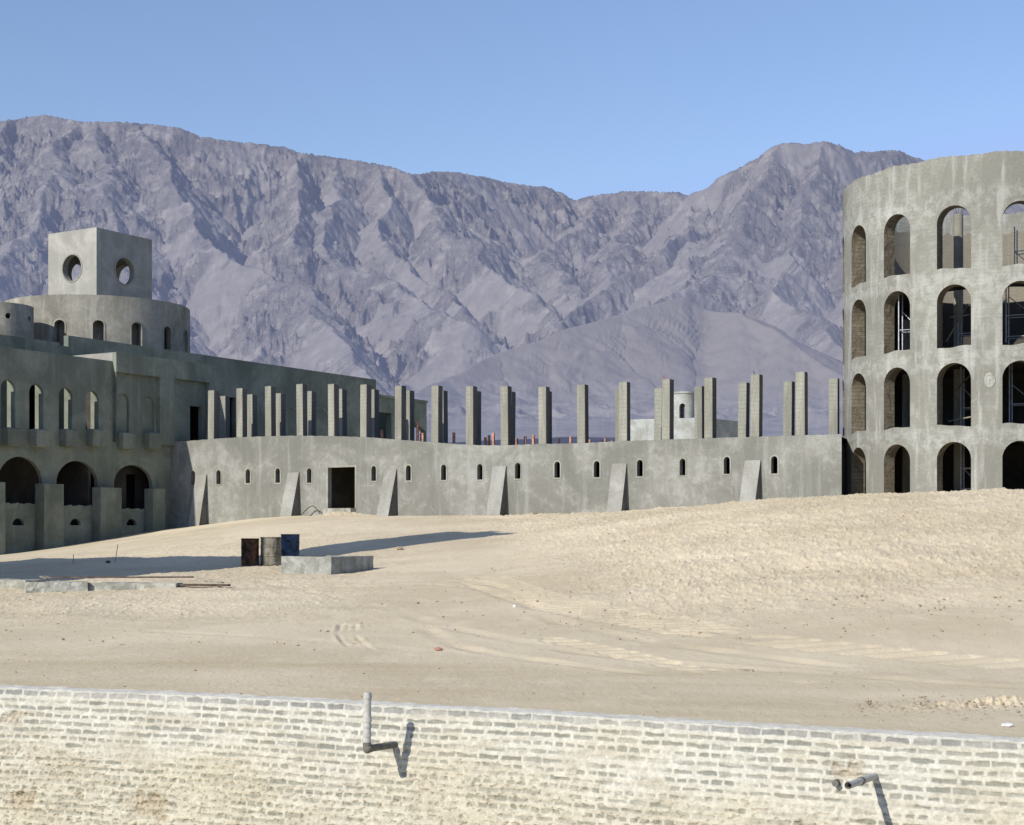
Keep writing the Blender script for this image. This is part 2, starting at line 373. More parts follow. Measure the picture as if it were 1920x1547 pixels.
def build_mountains():
    pxs = np.concatenate([np.arange(-520, -20, 6.), np.arange(-20, 1760, 1.75), np.arange(1760, 2460, 6.)])
    Ys = np.concatenate([np.linspace(340, 1400, 30)[:-1], np.linspace(1400, 2600, 270)[:-1], np.linspace(2600, 4100, 300)[:-1], np.linspace(4100, 4700, 20)])
    T, Yg = np.meshgrid((pxs-960)/F, Ys); X = T*Yg
    wq = .3+.7*sstep(2000, 2600, Yg); wx = X+(fbm(X/520, Yg/520, 3, 11)*55+fbm(X/95, Yg/95, 5, 14, .6)*12)*wq; wy = Yg+(fbm(X/520, Yg/520, 3, 21)*55+fbm(X/95, Yg/95, 5, 24, .6)*12)*wq
    h, arc, dist, rid = ridge_field(wx, wy)
    hill = rid >= 16
    base = .0535*Yg+fbm(X/260, Yg/260, 5, 31)*9*sstep(900, 1500, Yg)+(28+ridged(X/75, Yg/75, 6, 33)*6)*sstep(900, 1500, Yg)
    near = sstep(0, 60, dist)
    gl = np.where(hill, 26., 60.)
    wob = fbm(X/170, Yg/170, 3, 41)*.6
    ga = ridged(arc/gl+wob, dist/np.where(hill, 1400., 700.), 3, 43, .45)
    gb = ridged(arc/(gl*.36)+wob*2, dist/np.where(hill, 420., 240.), 3, 44, .5)
    crag = sstep(-.2, .25, fbm(X/210, Yg/210, 5, 61, .6)+.30-dist/420.+(h-.06*Yg-350)/1100)
    rock = np.where(hill, .22, .12+.88*crag)
    amp = np.where(hill, 6., 15.)*sstep(0, 150, dist)
    rough = fbm(X/170, Yg/170, 6, 51, .55)
    rg = ridged(X/62+wob, Yg/62, 6, 57, .6)-.85
    h2 = h+(ga-.9)*amp+(gb-.9)*np.where(hill, 3.2, 2+9*crag)*near+rough*np.where(hill, 5, 7+5*crag)*(.2+.8*near)+rg*np.where(hill, 1.4, 1.+17*crag)*(.14+.86*near)
    kk = 26.
    z = kk*np.logaddexp(h2/kk, (base+ga*3)/kk)
    # crest levels follow the survey of the sky line
    sx = [-520,0,40,80,115,150,210,270,340,372,400,450,530,560,650,740,775,790,830,870,915,960,1020,1050,1075,1110,1180,1250,1320,1335,1350,1380,1400,1430,1450,1480,1510,1550,1575,1600,1640,1670,1700,1730,1790,1900,2460]
    sy = [330,226,222,216,220,228,229,231,240,255,260,266,275,286,298,313,330,324,321,325,333,344,351,358,376,367,358,360,361,347,330,318,306,290,272,267,271,264,272,285,284,281,288,300,309,330,420]
    tgt = np.interp(pxs, sx, sy)
    act = HY-F*(z/Yg).max(0)
    f = (HY-tgt)/(HY-act); f = .75*blur(f, 24)+.25*blur(f, 4)
    z = z*f[None, :]*np.ones_like(z)
    P = np.stack([X, Yg, z], -1)
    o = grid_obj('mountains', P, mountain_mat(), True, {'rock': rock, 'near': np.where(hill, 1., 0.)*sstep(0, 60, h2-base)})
    tag(o, kind='structure')
build_mountains()

# ------------------------------------------------------------------ ground
GP = [-300, 0, 250, 480, 620, 760, 960, 1200, 1440, 1680, 1920, 2200]
GY = [12, 18, 23, 30, 38, 46, 53, 59, 64, 70, 76, 84, 95, 130, 340]
GZ = [[-2.03]*12, [-2.03]*12, [-2.0]*9+[-1.97, -1.95, -1.92],
 [-1.95,-1.93,-1.9,-1.88,-1.86,-1.85,-1.8,-1.7,-1.5,-1.35,-1.25,-1.2],
 [-1.8,-1.78,-1.7,-1.62,-1.6,-1.55,-1.42,-1.15,-.8,-.5,-.3,-.2],
 [-1.6,-1.5,-1.4,-1.32,-1.28,-1.2,-1.0,-.55,0,.45,.65,.8],
 [-1.45,-1.35,-1.25,-1.1,-1.05,-.9,-.62,0,.7,1.2,1.35,1.5],
 [-1.35,-1.28,-1.05,-.7,-.5,-.4,-.28,.45,1.15,1.5,1.62,1.7],
 [-1.3,-1.22,-.9,-.35,-.1,-.05,.02,.72,1.38,1.6,1.7,1.75],
 [-1.25,-1.15,-.6,.15,.42,.5,.5,.98,1.5,1.65,1.75,1.8],
 [-1.2,-1.1,-.35,.5,.8,.85,.88,1.1,1.5,1.65,1.75,1.8],
 [-1.2,-1.1,-.1,.78,.98,.98,1.0,1.2,1.5,1.65,1.75,1.8],
 [-1.1,-1.,.3,.9,1.,1.,1.1,1.3,1.5,1.7,1.8,1.8],
 [1.]*12, [18.]*12]
GZ = np.array(GZ)
_p = np.linspace(-300, 2200, 126); _y = np.linspace(12, 340, 657)
_t = np.array([np.interp(_p, GP, r) for r in GZ]); _g = np.array([np.interp(_y, GY, _t[:, j]) for j in range(len(_p))]).T
for j in range(_g.shape[1]): _g[:, j] = blur(_g[:, j], 6)
for i in range(_g.shape[0]): _g[i] = blur(_g[i], 5)
def gbase(x, y):
    x = np.asarray(x, float); y = np.asarray(y, float)
    px = np.clip(x/np.maximum(y, 1)*F+960, -300, 2199.9); yy = np.clip(y, 12, 339.9)
    fi = (px+300)/20; fj = (yy-12)/.5; i = fi.astype(int); j = fj.astype(int); i = np.minimum(i, 124); j = np.minimum(j, 655)
    u = fi-i; v = fj-j
    return (_g[j, i]*(1-u)+_g[j, i+1]*u)*(1-v)+(_g[j+1, i]*(1-u)+_g[j+1, i+1]*u)*v
def gz(x, y): return float(gbase(x, y))
def gpt(px, py):    # the ground point seen at a photo pixel
    ys = np.linspace(16, 95, 1600); zz = gbase((px-960)/F*ys, ys); k = np.argmax(HY-F*zz/ys <= py)
    Y = ys[k] if k else 95.; return Vector(((px-960)/F*Y, Y, gz((px-960)/F*Y, Y)))
def polyd(X, Y, pts):
    D = np.full(X.shape, 1e9); A = np.zeros(X.shape); S = np.zeros(X.shape); a0 = 0
    for p, q in zip(pts[:-1], pts[1:]):
        dx, dy = q[0]-p[0], q[1]-p[1]; L = math.hypot(dx, dy)
        t = ((X-p[0])*dx+(Y-p[1])*dy)/L**2; tc = np.clip(t, 0, 1)
        dd = np.hypot(X-p[0]-tc*dx, Y-p[1]-tc*dy); sg = ((X-p[0])*dy-(Y-p[1])*dx)/L
        m_ = dd < D; D = np.where(m_, dd, D); A = np.where(m_, a0+tc*L, A); S = np.where(m_, sg, S); a0 += L
    return D, A, S
def smoothpath(pix, n=12):
    P = [gpt(*p) for p in pix]; P = [P[0]]+P+[P[-1]]; out = []
    for i in range(1, len(P)-2):
        for k in range(n):
            t = k/n; a, b, c, e = P[i-1], P[i], P[i+1], P[i+2]
            q = .5*((2*b)+(c-a)*t+(2*a-5*b+4*c-e)*t*t+(3*b-a-3*c+e)*t**3); out.append((q.x, q.y))
    out.append((P[-2].x, P[-2].y)); return out
def build_ground():
    pxs = np.concatenate([np.linspace(-3500, -160, 60)[:-1], np.arange(-160, 2080, 1.9), np.linspace(2080, 5400, 60)])
    lY = np.concatenate([np.exp(np.linspace(math.log(13), math.log(82), 620))[:-1], np.exp(np.linspace(math.log(82), math.log(360), 40))])
    T, Yg = np.meshgrid((pxs-960)/F, lY); X = T*Yg
    z = gbase(X, Yg)
    pxg = T*F+960; pyg = HY-F*z/Yg
    mound = sstep(900, 1250, pxg+ (Yg-45)*6)*sstep(26, 36, Yg)*(1-sstep(72, 90, Yg))
    left = sstep(30, 36, Yg)*(1-sstep(60, 75, Yg))*(1-sstep(500, 900, pxg))
    road = (1-sstep(24, 30, Yg))
    clod = .45*np.clip(fbm(X*1.7, Yg*1.0, 4, 5, .6), -.2, 1)+.75*np.clip(fbm(X*5.2, Yg*3.6, 4, 7, .65)-.12, 0, 1)
    z = z+clod*(.008+.075*mound+.03*left)+fbm(X/3.2, Yg/3.2, 4, 9)*(.02+.06*mound+.03*left)*(1-.8*road)
    # raking furrows running down the bulldozed mound
    ang = R(38); uu = X*math.cos(ang)+Yg*math.sin(ang); vv = -X*math.sin(ang)+Yg*math.cos(ang)
    z = z+mound*.055*np.clip(fbm(vv*1.9, uu*.2, 4, 15), -.3, 1)
    dirt = np.zeros_like(z)
    def near(pts, m):
        a = np.array(pts); return (X > a[:, 0].min()-m) & (X < a[:, 0].max()+m) & (Yg > a[:, 1].min()-m) & (Yg < a[:, 1].max()+m)
    def lug(pix, width, pitch, depth, slant=.6, on=1.):
        pts = smoothpath(pix, 6); k = near(pts, width); x_, y_ = X[k], Yg[k]
        D, A, S = polyd(x_, y_, pts); m_ = 1-sstep(width*.42, width*.5, D)
        z[k] += m_*on*(depth*np.sin((A+S*slant)*2*np.pi/pitch)*(.7+.6*vn(x_*.8, y_*.8, 71))-depth*.6)
    def rut(pix, width, depth):
        pts = smoothpath(pix, 6); k = near(pts, width*3)
        D, A, S = polyd(X[k], Yg[k], pts); q = D/width; br = np.clip(.55+.9*fbm(X[k]/1.5, Yg[k]/1.5, 3, 77), 0, 1)
        z[k] += (-depth*np.exp(-q**2*2)+depth*.3*np.exp(-(q-1.25)**2*5))*br
    lug([(900,1085),(1000,1120),(1120,1150),(1230,1168),(1320,1185)], 1.5, .5, .032, .9)
    lug([(1430,1200),(1540,1213),(1640,1222),(1760,1235),(1920,1248)], 1.2, .6, .034, .5)
    lug([(1030,1200),(1120,1215),(1220,1238),(1320,1258)], .6, .5, .035, .4)
    for k in range(3): rut([(640+13*k,1170),(637+14*k,1188),(646+15*k,1204),(664+17*k,1219)], .09, .034)
    rut([(790,1170),(830,1200),(900,1222),(1010,1238),(1200,1262),(1500,1280)], .22, .03)
    rut([(860,1082),(960,1108),(1010,1150),(1100,1180),(1300,1215),(1700,1262)], .25, .03)
    rut([(420,1085),(600,1100),(800,1096),(900,1105),(1050,1150)], .3, .025)
    rut([(500,1092),(700,1135),(860,1180),(1100,1225),(1500,1262),(1920,1290)], .25, .025)
    rut([(200,1180),(500,1196),(800,1222),(1100,1248)], .3, .015)
    for yy, a_, wd in ((1243, .6, 14), (1252, .3, 8), (1285, .5, 12), (1310, .35, 10)):
        yl = yy+(pxg-300)*.028
        dirt = np.maximum(dirt, a_*np.exp(-((pyg-yl)/wd)**2)*np.clip(.6+fbm(X/4, Yg/1.2, 4, 81), 0, 1.2))
    lip = np.exp(-((pyg-(1290+pxg*.053))/22)**2); dirt = np.maximum(dirt, .45*lip)
    D, A, S = polyd(X, Yg, [tuple(gpt(*p)[:2]) for p in ((1560,1334),(1700,1328),(1800,1325),(1900,1318))])
    heap = np.exp(-(D/.35)**2)*sstep(0, 2.5, A)
    z = z+heap*(.03+.07*np.clip(fbm(X*12, Yg*6, 4, 91), -.2, 1)+.05*fbm(X*2, Yg*2, 2, 92)); dirt = np.maximum(dirt, .25*heap)
    # spoil in front of the doorway
    c = pt(642, 960, 81); z = z+.22*np.exp(-(((X-c.x)/1.3)**2+((Yg-c.y)/1.1)**2))*(1+.5*fbm(X*3, Yg*3, 3, 95))
    # the bank slides below the plaster of the annex
    c1, c2 = pt(345, 990, 84), pt(540, 970, 83)
    D, A, S = polyd(X, Yg, [(c1.x, c1.y-.9), (c2.x, c2.y)]); z = z+.10*np.exp(-((D-1.1)/.6)**2)
    # drop to the lower terrace in front of the retaining wall is a separate sheet; keep this one behind the wall
    wx = np.interp(X, WTX, WTY)
    P = np.stack([X, np.maximum(Yg, wx+.12), z], -1)
    # collapse rows in front of the wall on to its back
    o = grid_obj('ground', P, ground_mat(), True, {'dirt': dirt}); tag(o, kind='structure')
# retaining wall top line, world
WP = [(-900,1243),(-400,1268),(0,1290),(350,1303),(690,1321),(1000,1337),(1380,1361),(1700,1378),(1920,1391),(2300,1415),(3000,1470)]
WT = 1.95
_w = [(WT*F/(y-HY)) for x, y in WP]; WTX = [(x-960)/F*Y for (x, y), Y in zip(WP, _w)]; WTY = _w
build_ground()
gm = bpy.data.materials['desert sand']
bm = bmesh.new(); quad(bm, (-60, -40, -4.6), (60, -40, -4.6), (60, 21, -4.6), (-60, 21, -4.6))
tag(finish(bm, 'lower_ground', gm), kind='structure')
def gmask(): pass

# ------------------------------------------------------------------ retaining brick wall in front
def build_retaining():
    tx = np.array(WTX); ty = np.array(WTY)
    xs = np.linspace(tx[0], tx[-1], 4000); ys = blur(np.interp(xs, tx, ty), 150)
    seg = np.hypot(np.diff(xs), np.diff(ys)); S = np.concatenate([[0], np.cumsum(seg)])
    sA = np.interp(-8.2, xs, S); sB = np.interp(6.6, xs, S)
    u = np.concatenate([np.arange(0, sA, .12), np.arange(sA, sB, .0105), np.arange(sB, S[-1], .12)])
    v = np.concatenate([np.arange(0, 2.0, .0095), np.arange(2.0, 2.75, .05)])
    U, V = np.meshgrid(u, v)
    x = np.interp(U, S, xs); y = np.interp(U, S, ys)
    tg = np.gradient(np.interp(u, S, ys), u); nx_ = tg/np.hypot(1, tg)*1.0; ny_ = -1/np.hypot(1, tg)   # outward (towards camera)
    nx_ = np.broadcast_to(nx_, U.shape); ny_ = np.broadcast_to(ny_, U.shape)
    # courses
    Vw = V+.012*fbm(U*.7, V*1.2, 3, 101)+.004*fbm(U*7, V*7, 2, 103)
    bounds = [0, .1]; r2 = random.Random(3)
    while bounds[-1] < 3.2: bounds.append(bounds[-1]+r2.uniform(.082, .092))
    bounds = np.array(bounds); ci = np.clip(np.searchsorted(bounds, Vw, 'right')-1, 0, len(bounds)-2)
    dv = np.minimum(Vw-bounds[ci], bounds[ci+1]-Vw)
    du = np.zeros_like(U); bid = np.zeros_like(U)
    Uw = U+.01*fbm(U*5, V*9, 2, 107)
    for c in range(len(bounds)-1):
        header = (c % 5 == 3) or (c in (6, 11, 17)); L = .128 if header else .255
        e = [-r2.random()*L]
        while e[-1] < S[-1]+1: e.append(e[-1]+L*r2.uniform(.9, 1.1))
        e = np.array(e); m_ = ci == c; k = np.clip(np.searchsorted(e, Uw[m_], 'right')-1, 0, len(e)-2)
        du[m_] = np.minimum(Uw[m_]-e[k], e[k+1]-Uw[m_]); bid[m_] = _h(k, np.full(k.shape, c), 5)
    low0 = sstep(.25, 1.0, V+.25*fbm(U*.35, V*.5, 3, 117))
    edge = np.minimum(dv-.0135, du-.5*.016)
    rag = fbm(U*8, V*16, 4, 111, .55)*.007+fbm(U*3.5, V*5, 3, 113)*.009
    low = sstep(.25, 1.0, V+.25*fbm(U*.35, V*.5, 3, 117))
    mask = sstep(.003, .012, edge+rag-.003-.001*low)
    smear = sstep(.05, .5, fbm(U*1.1, V*3.4, 5, 121, .6)+.22*low-.12+.6*(bid-.6)*low)
    top = 1-sstep(.0, .13, V)
    mask = mask*(1-.66*smear*(1-.6*top))
    n1 = fbm(U*9, V*9, 5, 127, .65); n2 = fbm(U*.6, V*.9, 4, 131)
    g = (.30+.15*bid)[..., None]; tint = np.stack([1+.03*(bid-.5), np.ones_like(bid), .90+.1*top], -1)
    warm = np.clip(low*.8+n2*.5, 0, 1)[..., None]
    brick = g*tint*(1-warm*.0)*np.array([1, 1, 1])+warm*np.array([.09, .075, .03])
    mort = np.array([.70, .69, .62])*(1-warm)+np.array([.66, .62, .50])*warm
    dirty = sstep(.15, .75, fbm(U*1.2, V*4.5, 5, 137, .6)+.3*low)[..., None]*.45
    mort = mort*(1-dirty)+np.array([.52, .475, .375])*dirty
    mort = mort*(1-.45*top[..., None])+np.array([.55, .57, .56])*.45*top[..., None]
    col = mort*(1-mask[..., None])+brick*mask[..., None]
    col = col*(1+.12*n1[..., None])
    pits = sstep(.5, .7, fbm(U*13, V*22, 4, 141, .6)+.10*low)[..., None]
    col = col*(1-.35*pits*low[..., None])+np.array([.2, .14, .08])*.35*pits*low[..., None]
    # shell craters with bare rubble near the lower left
    disp = -.011*mask+.004*n1+.008*fbm(U*3, V*6, 3, 145)-.02*pits[..., 0]*low
    for (px, py, r) in ((55, 1500, .16), (300, 1508, .2), (20, 1350, .12), (165, 1490, .05), (1600, 1450, .12)):
        Y = float(np.interp((px-960)/F*17, WTX, WTY)); cx = (px-960)/F*Y; cu = np.interp(cx, xs, S); cv = (py-HY)/F*Y-WT
        q = np.hypot((U-cu)*.6, V-cv)/r+.5*fbm(U*6, V*6, 4, 151); k = 1-sstep(.4, 1., q)
        disp = disp-k*.03*(1+fbm(U*12, V*12, 3, 153)); col = col*(1-.4*k[..., None])+np.array([.45, .35, .22])*.4*k[..., None]
    # render patch round the second outlet
    zz = -WT-V; bat = .24
    z_top_j = .006*fbm(U*4, V*0, 3, 157)*(V < .02)
    P = np.stack([x+nx_*(bat*V+disp), y+ny_*(bat*V+disp), zz+z_top_j], -1)
    # coping: roll the top edge back over the wall
    back = []; cols = []
    for o_ in (.015, .06, .13, .2, .27):
        back.insert(0, np.stack([x[0]-nx_[0]*o_, y[0]-ny_[0]*o_, zz[0]+.012*min(1, o_/.06)+.010*fbm(u*6, u*0+o_*9, 4, 161)-.004], -1))
        cols.insert(0, np.stack([.80+.12*fbm(u*3, u*0+o_*6, 4, 163)]*3, -1)*np.array([1, .97, .88]))
    P = np.concatenate([np.array(back), P]); col = np.clip(np.concatenate([np.array(cols), col])*.72*np.array([1., .985, .95]), .02, .64)
    m, t, b = mat_new('limewashed brickwork'); a = N(t, 'ShaderNodeAttribute', attribute_name='tint'); tc = N(t, 'ShaderNodeTexCoord')
    n = noise(t, tc.outputs['Object'], 30, 5, .7); f = ramp(t, n, .3, .7, .85, 1.1)
    cf = N(t, 'ShaderNodeCombineColor'); [t.links.new(f, cf.inputs[i]) for i in range(3)]
    t.links.new(mixc(t, 1., a.outputs['Color'], cf.outputs[0], 'MULTIPLY'), b.inputs['Base Color'])
    bp = N(t, 'ShaderNodeBump'); bp.inputs['Strength'].default_value = .35; bp.inputs['Distance'].default_value = .012
    t.links.new(n, bp.inputs['Height']); t.links.new(bp.outputs[0], b.inputs['Normal'])
    o = grid_obj('retaining_wall', P, m, True, {'tint': col})
    tag(o, 'long low brick retaining wall with thick smeared white mortar across the foreground', 'wall')
    return lambda px, py: None
build_retaining()
def wallpt(px, py):       # point on the battered face of the retaining wall
    t = (px-960)/F
    Y = 17.
    for _ in range(30):
        x = t*Y; yt = float(np.interp(x, WTX, WTY)); z = (HY-py)/F*Y; Y = .5*Y+.5*(yt-.225*(-WT-z))
    return Vector((t*Y, Y, (HY-py)/F*Y))
NW = Vector((-.34, -.94, 0)).normalized()
# standing drain pipe
A = wallpt(741, 1396); E = pt(689, 1404, wallpt(757, 1453).y-.434)
Tp = Vector((E.x, E.y, pt(686, 1298, E.y).z)); E2 = Vector((Tp.x-.005, E.y, E.z))
rt = thing('drain_pipe', 'upright grey plastic pipe with collars rising from an elbow on the brick wall', 'pipe', E)
bm = bmesh.new(); tube(bm, E2+Vector((0, 0, .03)), Tp, .042, 16); finish(bm, 'riser', M['pvc'], rt, 40)
for f_, l in ((.93, .05), (.52, .06), (.40, .025), (.24, .03)):
    bm = bmesh.new(); c = E2.lerp(Tp, f_); tube(bm, c-Vector((0, 0, l/2)), c+Vector((0, 0, l/2)), .049, 16); finish(bm, 'collar', M['pvc'], rt, 40)
bm = bmesh.new(); tube(bm, E+(A-E).normalized()*.04, A+(A-E).normalized()*.1, .04, 16); finish(bm, 'arm', M['pvcdark'], rt, 40)
bm = bmesh.new(); bmesh.ops.create_uvsphere(bm, u_segments=16, v_segments=10, radius=.052, matrix=Matrix.Translation(E2+Vector((.006, 0, .0))))
tube(bm, E2, E2+Vector((0, 0, .07)), .045, 16); tube(bm, E2, E2+(A-E).normalized()*.09, .045, 16); finish(bm, 'elbow', M['pvcdark'], rt, 40)
A = wallpt(1641, 1455); E = pt(1590, 1473, wallpt(1675, 1541).y-.66)
rt = thing('drain_stub', 'short broken grey pipe stub sticking out of the brick wall under a cement patch', 'pipe', E)
bm = bmesh.new(); tube(bm, E, A+(A-E).normalized()*.1, .034, 16, cap=False); tube(bm, E, A+(A-E).normalized()*.1, .028, 16, cap=False); finish(bm, 'barrel', M['pvc'], rt, 40, merge=0)
bm = bmesh.new(); q = E+(A-E)*.42; tube(bm, q, q+(A-E).normalized()*.06, .041, 16); finish(bm, 'collar', M['pvcdark'], rt, 40)
bm = bmesh.new(); q = wallpt(1569, 1466); tube(bm, q+NW*.12, q-NW*.05, .03, 12)
tag(finish(bm, 'pipe_end', M['pvcdark'], None, 40), 'small dark pipe end poking from the brick wall left of the stub', 'pipe')

# ------------------------------------------------------------------ palace on the left
FA = R(31); f2 = Vector((math.sin(FA), math.cos(FA), 0)); n2 = Vector((math.cos(FA), -math.sin(FA), 0))
P0 = Vector(((305-960)/F*87, 87, 0))
def fp(s, z, off=0.): q = P0+f2*s+n2*off; return Vector((q.x, q.y, z))
def sz(px, py, off=0.):      # facade coordinates (along, height) of a photo pixel on a plane parallel to the facade
    t = (px-960)/F; Q = P0+n2*off
    s = (t*Q.y-Q.x)/(f2.x-t*f2.y); Y = Q.y+s*f2.y; return s, (HY-py)/F*Y
def fbox(bm, s0, s1, o0, o1, z0, z1):
    c = P0+f2*(s0+s1)/2+n2*(o0+o1)/2; obox(bm, c, f2, n2, abs(s1-s0)/2, abs(o1-o0)/2, z0, z1)
def fwall(bm, s0, s1, ops, z0, z1, off, th, us=()):
    strip_wall(bm, [s0, s1]+list(us), ops, z0, z1, lambda u, z: fp(u, z, off), lambda u, z: fp(u, z, off-th))
pal = thing('palace', 'grey plastered unfinished palace with arcade, corbel boxes, round drum and cube lantern', 'building', fp(-12, -1.5, -6))
zpar = sz(137, 667.5)[1]; sR = sz(415, 700, 0)[0]; zter = 4.95
ops = []; wins = []
for px, ty in ((-43, 705), (15, 712), (68, 720), (123, 727), (173, 733)):
    s, zt = sz(px, ty); ops.append(Op('arch', s, .92, sz(px, 803 if px < 40 else 806)[1], zt)); wins.append(s)
for px, ty in ((230, 738), (278, 743)):
    s, zt = sz(px, ty); ops.append(Op('arch', s, .92, sz(px, 812)[1], zt)); wins.append(s)
arc = []
for px, ty in ((-70, 848), (38, 856), (145, 864), (250, 872)):
    s, zt = sz(px, ty); zs = sz(px, 908)[1]; arc.append(s); ops.append(Op('arch', s, 2.9, -2.4, zt, spring=zs))
ops.append(Op('rect', sz(367, 760)[0], .95, 4.9, sz(367, 762)[1])); 
bm = bmesh.new(); fwall(bm, -15.5, sR, ops, -2.5, zpar, 0, .24); finish(bm, 'facade', M['palace'], pal)
bm = bmesh.new()   # backing of the two blind windows
fbox(bm, wins[-2]-.7, wins[-2]+.7, -.30, -.13, ops[5].z0-.1, ops[5].z1+.2); fbox(bm, wins[-1]-.7, wins[-1]+.7, -.30, -.13, ops[5].z0-.2, ops[5].z1+.2)
finish(bm, 'blind_panel', M['palace'], pal)
for s in wins:     # corbel boxes under each window
    i = wins.index(s); zt = ops[i].z0+.02; bm = bmesh.new()
    w0, w1 = .44, .39; o = .52
    lowr = [fp(s-w1, zt-.92, .0), fp(s+w1, zt-.92, .0), fp(s+w1, zt-.92, o-.06), fp(s-w1, zt-.92, o-.06)]
    midr = [fp(s-w0, zt-.84, .0), fp(s+w0, zt-.84, .0), fp(s+w0, zt-.84, o), fp(s-w0, zt-.84, o)]
    topr = [fp(s-w0, zt-.06, .0), fp(s+w0, zt-.06, .0), fp(s+w0, zt-.06, o), fp(s-w0, zt-.06, o)]
    tt = [fp(s-w0+.08, zt, .0), fp(s+w0-.08, zt, .0), fp(s+w0-.08, zt, o-.1), fp(s-w0+.08, zt, o-.1)]
    V = [[bm.verts.new(q) for q in r] for r in (lowr, midr, topr, tt)]
    for a, b in zip(V[:-1], V[1:]):
        for k in range(4): bm.faces.new([a[k], a[(k+1) % 4], b[(k+1) % 4], b[k]])
    bm.faces.new(V[0]); bm.faces.new(V[-1]); finish(bm, 'corbel_box', M['palace'], pal)
for a, b, ty in ((-28, 10, 903), (82.5, 119.5, 906.6), (189, 228, 913.7), (287, 310, 916)):
    s0, zt = sz(a, ty, .65); s1 = sz(b, ty, .65)[0]; bm = bmesh.new(); fbox(bm, s0, s1, .004, .65, -2.5, zt); finish(bm, 'pier', M['palace'], pal)
for i, s in enumerate(arc):
    px = (-70, 38, 145, 250)[i]; zt = sz(px, (938, 944, 948, 954)[i])[1]; bm = bmesh.new(); hz = sz(px, 985)[1]
    o_ = Op('arch', s-.1, .75, hz, hz+.35, spring=hz)
    strip_wall(bm, [s-1.44+.12*k for k in range(25)], [o_], -2.5, lambda u: zt+.03*math.sin(u*9)+.02*math.sin(u*23), lambda u, z: fp(u, z, -.03), lambda u, z: fp(u, z, -.22))
    finish(bm, 'parapet_infill', M['palace'], pal)
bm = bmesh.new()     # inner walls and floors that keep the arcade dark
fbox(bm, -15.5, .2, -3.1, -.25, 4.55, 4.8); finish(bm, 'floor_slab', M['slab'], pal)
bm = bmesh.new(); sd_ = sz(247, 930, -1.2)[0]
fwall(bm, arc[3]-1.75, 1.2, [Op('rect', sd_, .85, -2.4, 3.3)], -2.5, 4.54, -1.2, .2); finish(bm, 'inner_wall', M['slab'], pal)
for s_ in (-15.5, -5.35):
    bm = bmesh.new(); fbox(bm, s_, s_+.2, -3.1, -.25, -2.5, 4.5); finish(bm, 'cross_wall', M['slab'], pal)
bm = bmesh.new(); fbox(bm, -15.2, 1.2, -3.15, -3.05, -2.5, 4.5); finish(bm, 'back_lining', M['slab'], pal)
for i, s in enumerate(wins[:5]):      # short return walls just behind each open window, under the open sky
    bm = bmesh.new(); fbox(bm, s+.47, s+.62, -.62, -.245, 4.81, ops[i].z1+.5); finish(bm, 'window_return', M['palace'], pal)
# projecting block with recessed panels
oB = .26; sL = sz(218, 700, oB)[0]; zf = sz(218, 660, oB)[1]; zfb = sz(218, 697, oB)[1]
s1a, s1b = sL, sz(300, 700, oB)[0]; s2a, s2b = sz(328, 710, oB)[0], sz(393, 710, oB)[0]; zp2 = sz(330, 710, oB)[1]
bm = bmesh.new()
fwall(bm, sL, sR, [Op('rect', (s1a+s1b)/2, s1b-s1a, 4.9, zfb), Op('rect', (s2a+s2b)/2, s2b-s2a, 4.9, zp2)], 4.95, zf, oB, oB-.004)
finish(bm, 'panel_frame', M['palace'], pal)
bm = bmesh.new(); fbox(bm, sL, sR, -3.1, -.003, zpar-.3, zf-.004); finish(bm, 'attic_block', M['lantern'], pal)
for s_ in (sL+.02, sR-.25):
    bm = bmesh.new(); fbox(bm, s_, s_+.2, -3.1, -.32, 4.82, zpar-.31); finish(bm, 'cross_wall', M['slab'], pal)
bm = bmesh.new(); fbox(bm, .25, sR+.1, -3.1, -.25, 4.55, 4.8); finish(bm, 'floor_slab', M['slab'], pal)
# long hall behind
oL = -3.2; sE = sz(705, 712, oL)[0]; zl = sz(705, 712, oL)[1]; zl0 = sz(0, 627, oL)[1]; sN = sz(128, 630, oL)[0]; sN2 = sz(112, 630, oL)[0]
lops = [Op('rect', sz(435, 800, oL)[0], .7, 4.5, sz(435, 745, oL)[1])]
for px in (60, 166): lops.append(Op('rect', sz(px, 760, oL)[0], 1.3, 4.9, sz(px, 722 if px == 60 else 752, oL)[1]))
bm = bmesh.new()
strip_wall(bm, [-15.5, sN2-.001, sN2, sN, sN+.001, sE], lops, -2, lambda u: zl0 if u < sN2 else (zl-.62 if u <= sN else zl), lambda u, z: fp(u, z, oL), lambda u, z: fp(u, z, oL-.35))
finish(bm, 'hall_wall', M['palace'], pal)
bm = bmesh.new(); fbox(bm, sE-.35, sE, oL-.36, oL-9, -2, zl-.004); finish(bm, 'end_wall', M['palace'], pal)
bm = bmesh.new(); fbox(bm, -15.4, sE-.36, oL-8.9, oL-8.65, -2, zl-1.25); finish(bm, 'rear_wall', M['slab'], pal)
bm = bmesh.new(); fbox(bm, -15.5, -15.41, oL-8.9, oL-.36, -2, zl-1.25); finish(bm, 'end_wall', M['slab'], pal)
bm = bmesh.new(); fbox(bm, -15.4, sE-.36, oL-8.6, oL-.36, zl-1.2, zl-.9); finish(bm, 'roof', M['slab'], pal)
